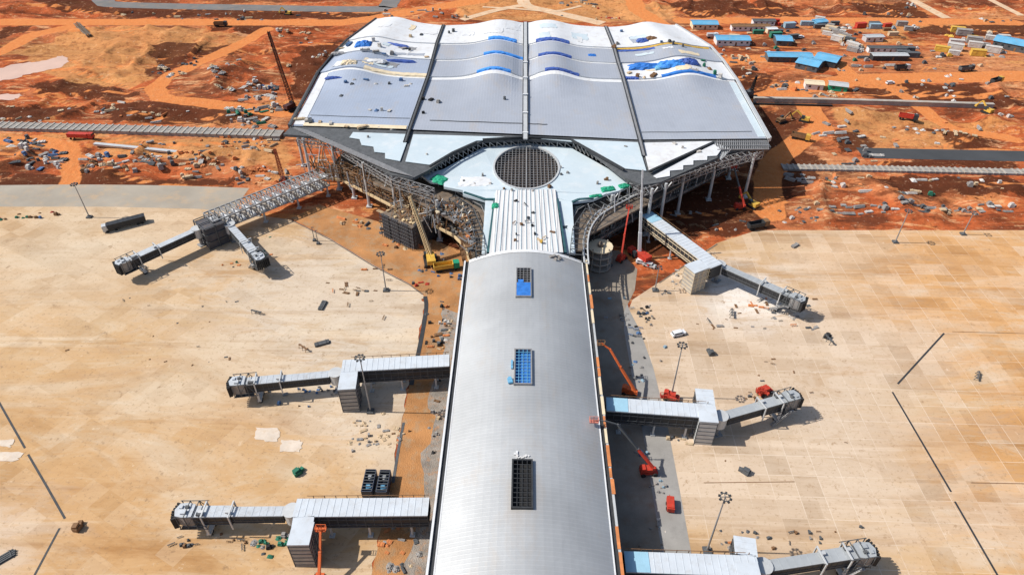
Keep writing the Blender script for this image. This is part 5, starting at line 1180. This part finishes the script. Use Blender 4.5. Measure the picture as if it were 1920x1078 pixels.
scatter('on earth behind the terminal', (1050, 4, 1165, 44), 16, ST, ['white', 'dark', 'grey', 'cream', 'red'], (1.0, 1.8), seed=23)
scatter('behind the left rear roof corner', (690, 20, 870, 36), 14, ST, ['white', 'dark', 'cream', 'grey'], (1.0, 1.8), seed=24)
scatter('on the left apron near the dirt strip', (605, 500, 740, 610), 16, ['trestle_frame', 'plank_stack', 'steel_beam_stack', 'sheet_stack'], ['brown', 'dark', 'brown', 'rust'], (.5, .9), seed=25)
scatter('along the pavement beside the pier road', (1182, 575, 1222, 655), 22, ['pallet_stack', 'crate_stack', 'tarp_pile', 'cable_drum', 'trestle_frame'], ['blue', 'dark', 'black', 'grey', 'pale blue'], (.6, 1.0), seed=26)
scatter('around the middle right link bridge', (1255, 815, 1345, 836), 10, ['plank_stack', 'rubble_heap', 'crate_stack'], ['cream', 'grey', 'rust', 'dark'], (.5, .9), seed=27)
scatter('below the slanting right boarding bridge', (1330, 560, 1530, 622), 26, ['sheet_stack', 'plank_stack', 'trestle_frame', 'steel_beam_stack'], ['white', 'brown', 'rust', 'grey', 'dark'], (.5, 1.0), seed=28)
scatter('around the lower left stair tower', (480, 1005, 545, 1050), 9, ['tarp_pile', 'rubble_heap', 'crate_stack'], ['green', 'dark', 'black', 'grey'], (.7, 1.1), seed=29)
scatter('in front of the lower left boarding bridge', (310, 1000, 480, 1030), 9, ['cable_drum', 'trestle_frame', 'crate_stack'], ['dark', 'black', 'brown'], (.5, .8), seed=30)
scatter('beside the middle left stair tower', (520, 725, 632, 770), 12, ['pallet_stack', 'crate_stack', 'cable_drum', 'sheet_stack'], ['dark', 'blue', 'grey', 'brown'], (.5, .9), seed=31)
scatter('on the broken slab edge left of the pier', (660, 775, 765, 850), 24, ['rubble_heap', 'plank_stack', 'pallet_stack', 'sheet_stack'], ['grey', 'cream', 'dark', 'cream', 'brown', 'grey'], (.5, .9), seed=32)
scatter('under the left front of the terminal roof', (640, 398, 800, 470), 30, ['steel_beam_stack', 'pipe_bundle', 'plank_stack', 'crate_stack', 'rubble_heap'], ['dark', 'brown', 'grey', 'rust', 'cream'], (.9, 1.5), seed=33)
scatter('under the right front of the terminal roof', (1210, 402, 1420, 440), 16, ['steel_beam_stack', 'pipe_bundle', 'crate_stack', 'rubble_heap'], ['dark', 'brown', 'grey', 'rust'], (.7, 1.2), seed=34)
scatter('at the far end of the left apron', (0, 392, 115, 412), 9, ['crate_stack', 'tarp_pile', 'pallet_stack'], ['red', 'blue', 'brown', 'green'], (.8, 1.2), seed=35)
scatter('on the earth strip left of the pier', (800, 565, 842, 660), 14, ['crate_stack', 'plank_stack', 'pallet_stack', 'tarp_pile'], ['dark', 'rust', 'black', 'brown', 'white'], (.7, 1.1), seed=36)
scatter('beside the lower left link bridge', (715, 980, 790, 1070), 14, ['plank_stack', 'sheet_stack', 'pipe_bundle', 'rubble_heap'], ['cream', 'dark', 'grey', 'rust'], (.6, 1.1), seed=37)
scatter('on the pavement right of the pier', (1185, 640, 1250, 860), 14, ['crate_stack', 'pallet_stack', 'cable_drum', 'tarp_pile'], ['blue', 'dark', 'pale blue', 'grey'], (.5, .9), seed=71)
scatter('on the pier road below the terminal', (1115, 500, 1172, 600), 12, ['crate_stack', 'sheet_stack', 'cable_drum'], ['grey', 'grey', 'pale blue', 'dark'], (.5, .9), seed=38)
scatter('below the lattice bridge', (420, 445, 510, 500), 9, ['cable_drum', 'sheet_stack', 'rubble_heap'], ['rust', 'green', 'cream', 'dark'], (.5, .8), seed=39)
scatter('at the foot of the yellow crawler crane', (760, 468, 862, 540), 20, ['crate_stack', 'pallet_stack', 'plank_stack', 'rubble_heap'], ['red', 'dark', 'brown', 'green', 'blue', 'grey'], (.6, 1.1), seed=40)
scatter('on the pavement beside the lower right link', (1195, 880, 1265, 1030), 12, ['crate_stack', 'rubble_heap', 'cable_drum'], ['white', 'pale blue', 'dark', 'grey'], (.35, .6), seed=41)
scatter('around the bottom right boarding bridge', (1440, 985, 1620, 1030), 9, ['trestle_frame', 'crate_stack', 'cable_drum'], ['dark', 'brown', 'grey'], (.45, .7), seed=42)
scatter('on the earth behind the corner mast on the right apron', (1440, 395, 1540, 425), 9, ['crate_stack', 'rubble_heap', 'sheet_stack'], ['grey', 'white', 'dark'], (.7, 1.2), seed=43)
for k, (px, py, c, kd) in enumerate([(570, 655, 'brown', 'trestle_frame'), (604, 645, 'dark', 'plank_stack'), (482, 588, 'dark', 'trestle_frame'), (558, 888, 'green', 'crate_stack'), (1550, 633, 'black', 'crate_stack'), (1552, 640, 'dark', 'trestle_frame'), (1398, 886, 'dark', 'crate_stack'), (1832, 708, 'dark', 'trestle_frame'), (1490, 462, 'grey', 'plank_stack'), (147, 992, 'brown', 'crate_stack'), (1333, 664, 'dark', 'crate_stack'), (1372, 591, 'dark', 'trestle_frame'), (605, 574, 'dark', 'plank_stack'), (6, 1048, 'dark', 'steel_beam_stack')]):
    PL = ['on open apron left of the middle left light mast', 'on open apron above the middle left link bridge', 'alone on the left apron below the short boarding bridge', 'alone on the left apron above the lower left link', 'standing alone on the far right apron', 'beside the black crates on the far right apron', 'alone on the right apron beside the red boom lift road', 'alone on the apron near the right drain line', 'alone at the top of the right apron', 'by the bend of the left drain line', 'alone in the middle of the right apron', 'on the apron left of the white car', 'on the apron beside the dirt strip mast', 'at the bottom left corner of the photo'][k]
    random.seed(k); item(kd, c, at(px, py), U(0, 3), 1.0, PL)
# white sheets lying on the left apron
for pl, lb in (([(482, 800), (524, 802), (520, 828), (478, 824)], 'upper left one of two white sheets lying flat on the left apron'), ([(530, 824), (566, 826), (562, 848), (526, 846)], 'lower right one of two white sheets lying flat on the left apron'), ([(-20, 846), (46, 848), (30, 864), (-20, 862)], 'white sheet lying at the left edge beyond the drain line'), ([(-20, 822), (30, 825), (18, 838), (-20, 836)], 'smaller white sheet at the left edge above the larger one')):
    b = MB(); P_ = [at(x, y, .16) for x, y in pl]; b.prism([P_[i].lerp(P_[(i + 1) % 4], k / 6) + Vector((U(-.45, .45), U(-.35, .35), 0)) for i in range(4) for k in range(6)], th=.10); tag(b.build('ground_sheet', mat('dusty_white', (.60, .51, .42), .9, 0, .15, .3, dirt=((.52, .38, .25), .6))), lb, 'sheet')

scatter('along the haul road behind the left yard', (300, 262, 520, 300), 26, ST + ['rubble_heap'], ['grey', 'white', 'dark', 'cream', 'rust'], (.9, 1.6), seed=51)
scatter('on red earth above the left yard', (0, 195, 400, 232), 22, ['rubble_heap', 'sheet_stack', 'pipe_bundle'], ['grey', 'cream', 'rust', 'white'], (.9, 1.6), seed=52)
scatter('near the asphalt road at the top left', (180, 24, 640, 40), 14, ['rubble_heap', 'crate_stack', 'pipe_bundle'], ['grey', 'white', 'dark', 'cream'], (1.1, 1.8), seed=53)
scatter('on red earth right of the blue roofed sheds', (1560, 120, 1890, 200), 18, ['rubble_heap', 'crate_stack', 'pipe_bundle', 'sheet_stack'], ['grey', 'white', 'dark', 'cream'], (1.0, 1.7), seed=54)
scatter('on earth between the two right channels', (1640, 205, 1895, 285), 18, ['rubble_heap', 'sheet_stack', 'plank_stack'], ['grey', 'white', 'rust', 'cream', 'dark'], (1.0, 1.7), seed=55)
scatter('by the upper right pale tracks', (1560, 8, 1900, 44), 14, ['rubble_heap', 'crate_stack', 'sheet_stack'], ['grey', 'white', 'dark', 'cream'], (1.1, 1.8), seed=56)
scatter('in the cabin camp yard', (1420, 56, 1760, 112), 24, ['site_cabin', 'crate_stack', 'crate_stack', 'sheet_stack'], ['white', 'grey', 'cream', 'dark', 'brown'], (.7, 1.1), rz=-.1, seed=57)

# trench along the broken apron edge, kerb line of the apron, gravel at the foot of the pier
ribbon('trench', smooth([(797, 556), (799, 580), (789, 640), (778, 690), (771, 722)]), 1.3, .11, M_dark)
ribbon('trench', smooth([(757, 792), (748, 838), (741, 880), (737, 905)]), .7, .11, M_dark2)
ribbon('apron_kerb', [(548, 414), (620, 450), (700, 499), (768, 534), (792, 552)], .55, .11, M_slab)
ribbon('apron_kerb', [(1345, 458), (1290, 494), (1236, 531)], .5, .11, M_slab)
M_grav = mat('grey_gravel', (.27, .235, .20), .95, 0, .45, .25, .8, dirt=((.42, .20, .08), .8))
random.seed(4); b = MB(); b.sheet([Vector((-19.4, y, 0)) for y in range(40, 166, 6)] + [Vector((-23.8 + U(-2.2, 1.4), y, 0)) for y in range(163, 37, -3)], .075); tag(b.build('gravel_strip', M_grav), kind='structure')
scatter('on gravel at the foot of the pier on the left', (806, 560, 846, 1000), 22, ['crate_stack', 'plank_stack', 'pallet_stack', 'rubble_heap'], ['dark', 'brown', 'black', 'grey', 'cream'], (.5, .9), seed=61)
scatter('around the foot of the lower right stair tower', (1350, 990, 1440, 1035), 9, ['plank_stack', 'rubble_heap', 'crate_stack'], ['rust', 'dark', 'brown', 'grey'], (.5, .8), seed=62)
scatter('around the scaffolded right stair tower', (1230, 505, 1300, 560), 14, ['plank_stack', 'rubble_heap', 'crate_stack', 'sheet_stack'], ['cream', 'dark', 'brown', 'grey', 'white'], (.5, .85), seed=63)
scatter('beside the middle right boarding bridge', (1365, 700, 1480, 800), 12, ['crate_stack', 'cable_drum', 'trestle_frame', 'rubble_heap'], ['dark', 'brown', 'grey', 'black'], (.4, .7), seed=64)
scatter('scattered on the open left apron', (60, 560, 560, 700), 12, ['trestle_frame', 'plank_stack', 'rubble_heap'], ['brown', 'dark'], (.35, .6), seed=65)
scatter('scattered on the open right apron', (1290, 600, 1650, 980), 14, ['trestle_frame', 'plank_stack', 'rubble_heap'], ['brown', 'dark'], (.35, .55), seed=66)
# ================================================================== LOOSE THINGS ON THE ROOFS
bpy.context.view_layer.update(); DG = bpy.context.evaluated_depsgraph_get()
def hit(px, py):
    o = Vector((0, 0, H)); d = (at(px, py, 0) - o).normalized(); r = S.ray_cast(DG, o, d); return r[1] if r[0] else at(px, py)
def tarp_strip(bay, u0, u1, v, k, m, label, grp=None, dv=.10):
    rows = strip(bay, u0, u1, v + .0, v + dv, k, .22, 16, 2)
    lo = [p + Vector((0, -.25, -.75)) for p in rows[0]]
    for r in rows:
        for p in r: p.z += U(-.06, .10); p.y += U(-.25, .25)
    b = slab([lo] + rows, .15); tag(b.build('tarpaulin', m), label, 'tarpaulin', grp)
M_bt = mat('bright_blue_tarp', (.06, .27, .72), .55, 0, .3, .9, .3); M_db = mat('deep_blue_tarp', (.05, .10, .34), .55, 0, .3, .9, .3)
G = 'blue tarpaulins along the roof steps'
tarp_strip(1, .50, .85, 1, 1, M_bt, 'bright blue tarp on the front step of the left middle roof bay', G); tarp_strip(1, .55, .98, 2, 2, M_bt, 'bright blue tarp on the second step of the left middle roof bay', G); tarp_strip(1, .58, .90, 3, 3, M_bt, 'bright blue tarp on the rear step of the left middle roof bay', G)
tarp_strip(2, .20, .55, 1, 1, M_db, 'deep blue tarp on the front step of the right middle roof bay', G); tarp_strip(2, .14, .50, 2, 2, M_db, 'deep blue tarp on the second step of the right middle roof bay', G); tarp_strip(2, .12, .5, 3, 3, M_db, 'deep blue tarp on the rear step of the right middle roof bay', G)
tarp_strip(3, .02, .14, 1, 1, M_db, 'short deep blue tarp at the left of the front step in the right roof bay', G); tarp_strip(3, .34, .82, 1, 1, M_blue, 'long blue tarp on the front step of the right roof bay', G); tarp_strip(3, .02, .40, 2.75, 2, M_db, 'dark blue tarp below the yellow strip of the right roof bay', G)
tarp_strip(3, .02, .97, 2.90, 2, M_yel, 'yellow insulation strip across the right roof bay', None, .09)
tarp_strip(0, .42, .985, 1, 1, M_cream, 'cream insulation strip across the right part of the left roof bay', None, .14)
for bay, a, c, v, lb in ((1, .15, .985, .16, 'dark rope lying across the front of the left middle roof bay'), (2, .015, .2, .16, 'short dark rope lying on the front of the right middle roof bay'), (3, .03, .9, .10, 'thin dark rope lying along the front of the right roof bay'), (0, .12, .97, .18, 'thin dark rope lying along the front of the left roof bay')):
    b = MB(); pts = [roof_pt(bay, a + (c - a) * i / 20, v + .002 * math.sin(i * .7), 0) + Vector((0, 0, .2)) for i in range(21)]
    for p, q in zip(pts[:-1], pts[1:]): b.bar(p, q, .32 if bay in (1, 2) else .16, .15)
    tag(b.build('rope', M_dark2), lb, 'rope')
def heap(px, py, rx, ry, h, m, label, name='tarpaulin', cat='tarpaulin', grp=None, rz=0.0):
    p = hit(px, py); n = 10; rows = []; ca, sa = math.cos(rz), math.sin(rz)
    for i in range(n + 1):
        r = []
        for j in range(n + 1):
            x, y = -1 + 2 * i / n, -1 + 2 * j / n; e = max(0, 1 - x * x) * max(0, 1 - y * y); X, Y = x * rx * U(.9, 1.1), y * ry * U(.88, 1.12); r.append(Vector((p.x + X * ca - Y * sa, p.y + X * sa + Y * ca, p.z + (e ** .5) * h * U(.6, 1.25) - (0 if e > 0 else .3))))
        rows.append(r)
    b = MB(); b.grid(rows); return tag(b.build(name, m), label, cat, grp)
random.seed(5)
heap(1215, 126, 9, 3.2, 1.6, M_blue, 'dark blue tarp heap at the left of the right roof bay'); heap(1262, 122, 7, 3.0, 2.2, M_bt, 'bright blue tarp heap in the middle of the right roof bay'); heap(1290, 118, 5, 2.4, 1.8, M_db, 'deep blue tarp heap at the right of the right roof bay'); heap(1240, 128, 3, 1.6, 1.4, M_lblue, 'pale blue tarp heap between the two larger ones on the right roof bay')
heap(682, 84, 4.2, 3.4, 1.6, M_blue, 'blue tarp heap on the white rear of the left roof bay'); heap(738, 84, 8.5, .9, .7, M_db, 'long thin blue tarp roll on the white rear of the left roof bay', rz=-.35); heap(745, 116, 9, 1.2, 1.0, M_db, 'row of dark blue bundles behind the cream strip of the left roof bay'); heap(627, 147, 4.5, 1.0, .8, M_db, 'small dark blue tarp near the left edge of the left roof bay')
heap(1205, 77, 3, 2, 1.2, M_db, 'small blue tarp on the white rear of the right roof bay'); heap(1222, 73, 3, 1.5, 1.2, M_brown, 'small brown heap on the white rear of the right roof bay', 'bundle', 'bundle'); heap(1110, 104, 2.2, 1.6, .5, M_blue, 'single square blue tarp on the right middle roof bay')
heap(700, 115, 6, 2, .9, M_white, 'white sheet heap in the left roof bay behind the cream strip', 'sheet_heap', 'sheets'); heap(655, 118, 4, 2, 1.2, M_cream, 'cream sheet heap at the left of the left roof bay', 'sheet_heap', 'sheets'); heap(640, 100, 5, 1.2, .6, M_grey, 'grey bundle near the left edge of the left roof bay', 'bundle', 'bundle')
def bits(place, spots, kinds, cols, sc):
    for i, (px, py) in enumerate(spots): p = hit(px, py); p.z += .05; item(random.choice(kinds), random.choice(cols), p, U(0, 3), U(*sc) * .78, place)
random.seed(11)
bits('on the blue grey front of the left roof bay', [(648, 155), (660, 158), (686, 150), (705, 158), (730, 158), (752, 152), (762, 162), (694, 207), (706, 208), (716, 208), (730, 209), (640, 180), (770, 158), (664, 150)], ['sheet_stack', 'pallet_stack', 'tarp_pile'], ['white', 'dark', 'white', 'blue'], (.7, 1.3))
bits('on the white rear of the left roof bay', [(640, 92), (655, 85), (700, 78), (712, 88), (720, 102), (735, 103), (758, 92), (768, 95), (770, 70), (790, 66), (800, 108), (685, 95), (705, 98)], ['sheet_stack', 'pallet_stack', 'plank_stack', 'crate_stack'], ['dark', 'brown', 'grey', 'cream', 'blue', 'white'], (.8, 1.5))
bits('along the front edge of the left roof bay', [(575, 226), (582, 228), (600, 230), (620, 232), (650, 238), (680, 240), (710, 242), (740, 243), (562, 225)], ['plank_stack', 'pallet_stack', 'sheet_stack'], ['dark', 'white', 'cream'], (.7, 1.3))
bits('on the grey left middle roof bay', [(794, 187), (808, 188), (822, 193), (946, 187), (794, 213), (842, 63), (850, 60)], ['pallet_stack', 'crate_stack', 'sheet_stack'], ['dark', 'black', 'grey'], (.7, 1.2))
bits('on the white strip of the right roof bay', [(1195, 145), (1208, 146), (1225, 143), (1180, 138), (1300, 132), (1310, 122), (1320, 125), (1330, 130), (1340, 140), (1350, 146), (1318, 115)], ['sheet_stack', 'pallet_stack', 'plank_stack', 'tarp_pile'], ['dark', 'cream', 'white', 'brown', 'green'], (.8, 1.5))
bits('on the white rear of the right roof bay', [(1157, 84), (1165, 60), (1240, 80), (1255, 79), (1262, 84), (1280, 88), (1152, 90)], ['crate_stack', 'pallet_stack'], ['dark', 'brown', 'blue', 'grey'], (.8, 1.3))
bits('on the pale front sheets of the terminal', [(690, 258), (1173, 275), (800, 290), (1265, 270), (1280, 278), (850, 300), (1310, 285)], ['sheet_stack', 'pallet_stack'], ['grey', 'dark', 'white'], (.5, .9))
bits('on the pale canopy around the round opening', [(1052, 315), (1064, 325), (1052, 328), (905, 330), (890, 345), (1120, 345), (1138, 338), (945, 355), (960, 358), (1000, 358), (1030, 352), (870, 340), (920, 345)], ['crate_stack', 'pallet_stack', 'tarp_pile'], ['dark', 'grey', 'brown', 'white'], (.45, .8))
bits('on the ribbed link roof', [(968, 378), (985, 385), (978, 422), (990, 418), (998, 424), (966, 452), (968, 440), (1003, 440), (1010, 450), (1020, 448), (1036, 436), (990, 410), (1000, 400), (964, 420), (1015, 455)], ['crate_stack', 'plank_stack', 'trestle_frame', 'pallet_stack'], ['dark', 'brown', 'cream', 'black', 'yellow'], (.45, .8))
bits('on the pier roof edge below the link', [(1036, 482), (1048, 484), (1042, 488)], ['plank_stack', 'pallet_stack'], ['dark', 'grey'], (.6, .9))
heap(824, 336, 3.2, 2.6, .8, M_green, 'green cloth on the left tip of the pale canopy', 'cloth', 'cloth', rz=-.6); heap(1140, 355, 2.8, 1.6, .8, M_green, 'middle one of three green cloths on the right side of the canopy', 'cloth', 'cloth', 'green cloths on the canopy', .3); heap(1170, 349, 2.2, 1.4, .8, M_green, 'right one of three green cloths on the right side of the canopy', 'cloth', 'cloth', 'green cloths on the canopy', .4); heap(1117, 368, 2.6, .9, .6, M_green, 'left one of three green cloths on the right side of the canopy', 'cloth', 'cloth', 'green cloths on the canopy', .3); heap(929, 386, 1.3, 1.6, .7, M_green, 'green cloth in the gutter at the top left of the link roof', 'cloth', 'cloth')
heap(893, 340, 6.5, 3.6, .25, M_white, 'white sheet spread on the left half of the pale canopy', 'sheet_heap', 'sheets')
# ---------------------------------------------------------------- labels of the loose material: colour + kind + place, and its rank where several read alike
grp = {}
for k, c, pl, o in ITEMS: grp.setdefault((k, c, pl), []).append(o)
ORD = ['first', 'second', 'third', 'fourth', 'fifth', 'sixth', 'seventh', 'eighth', 'ninth', 'tenth']
NUM = {2: 'two', 3: 'three', 4: 'four', 5: 'five', 6: 'six', 7: 'seven', 8: 'eight', 9: 'nine', 10: 'ten'}
for (k, c, pl), os_ in grp.items():
    nm = KN[k]; os_.sort(key=lambda o: pix(o.location)[0]); n = len(os_)
    for i, o in enumerate(os_):
        if n == 1: lb = f'{c} {nm} {pl}'
        elif n == 2: lb = f'{["left", "right"][i]} {c} {nm} of two {pl}'
        else: lb = f'{"leftmost" if i == 0 else "rightmost" if i == n - 1 else ORD[i] + " from left"} {c} {nm} of {NUM.get(n, "many")} {pl}'
        if len(lb.split()) > 16: lb = lb.replace(f' of {NUM.get(n, "many")} ', ' ', 1).replace(' from left', '', 1) if len(lb.split()) > 17 else lb.replace(f' of {NUM.get(n, "many")} ', ' ', 1)
        o['label'] = lb; o['category'] = nm.split()[-1] if k != 'site_cabin' else 'cabin'
        o['group'] = f'{nm}s {pl}'
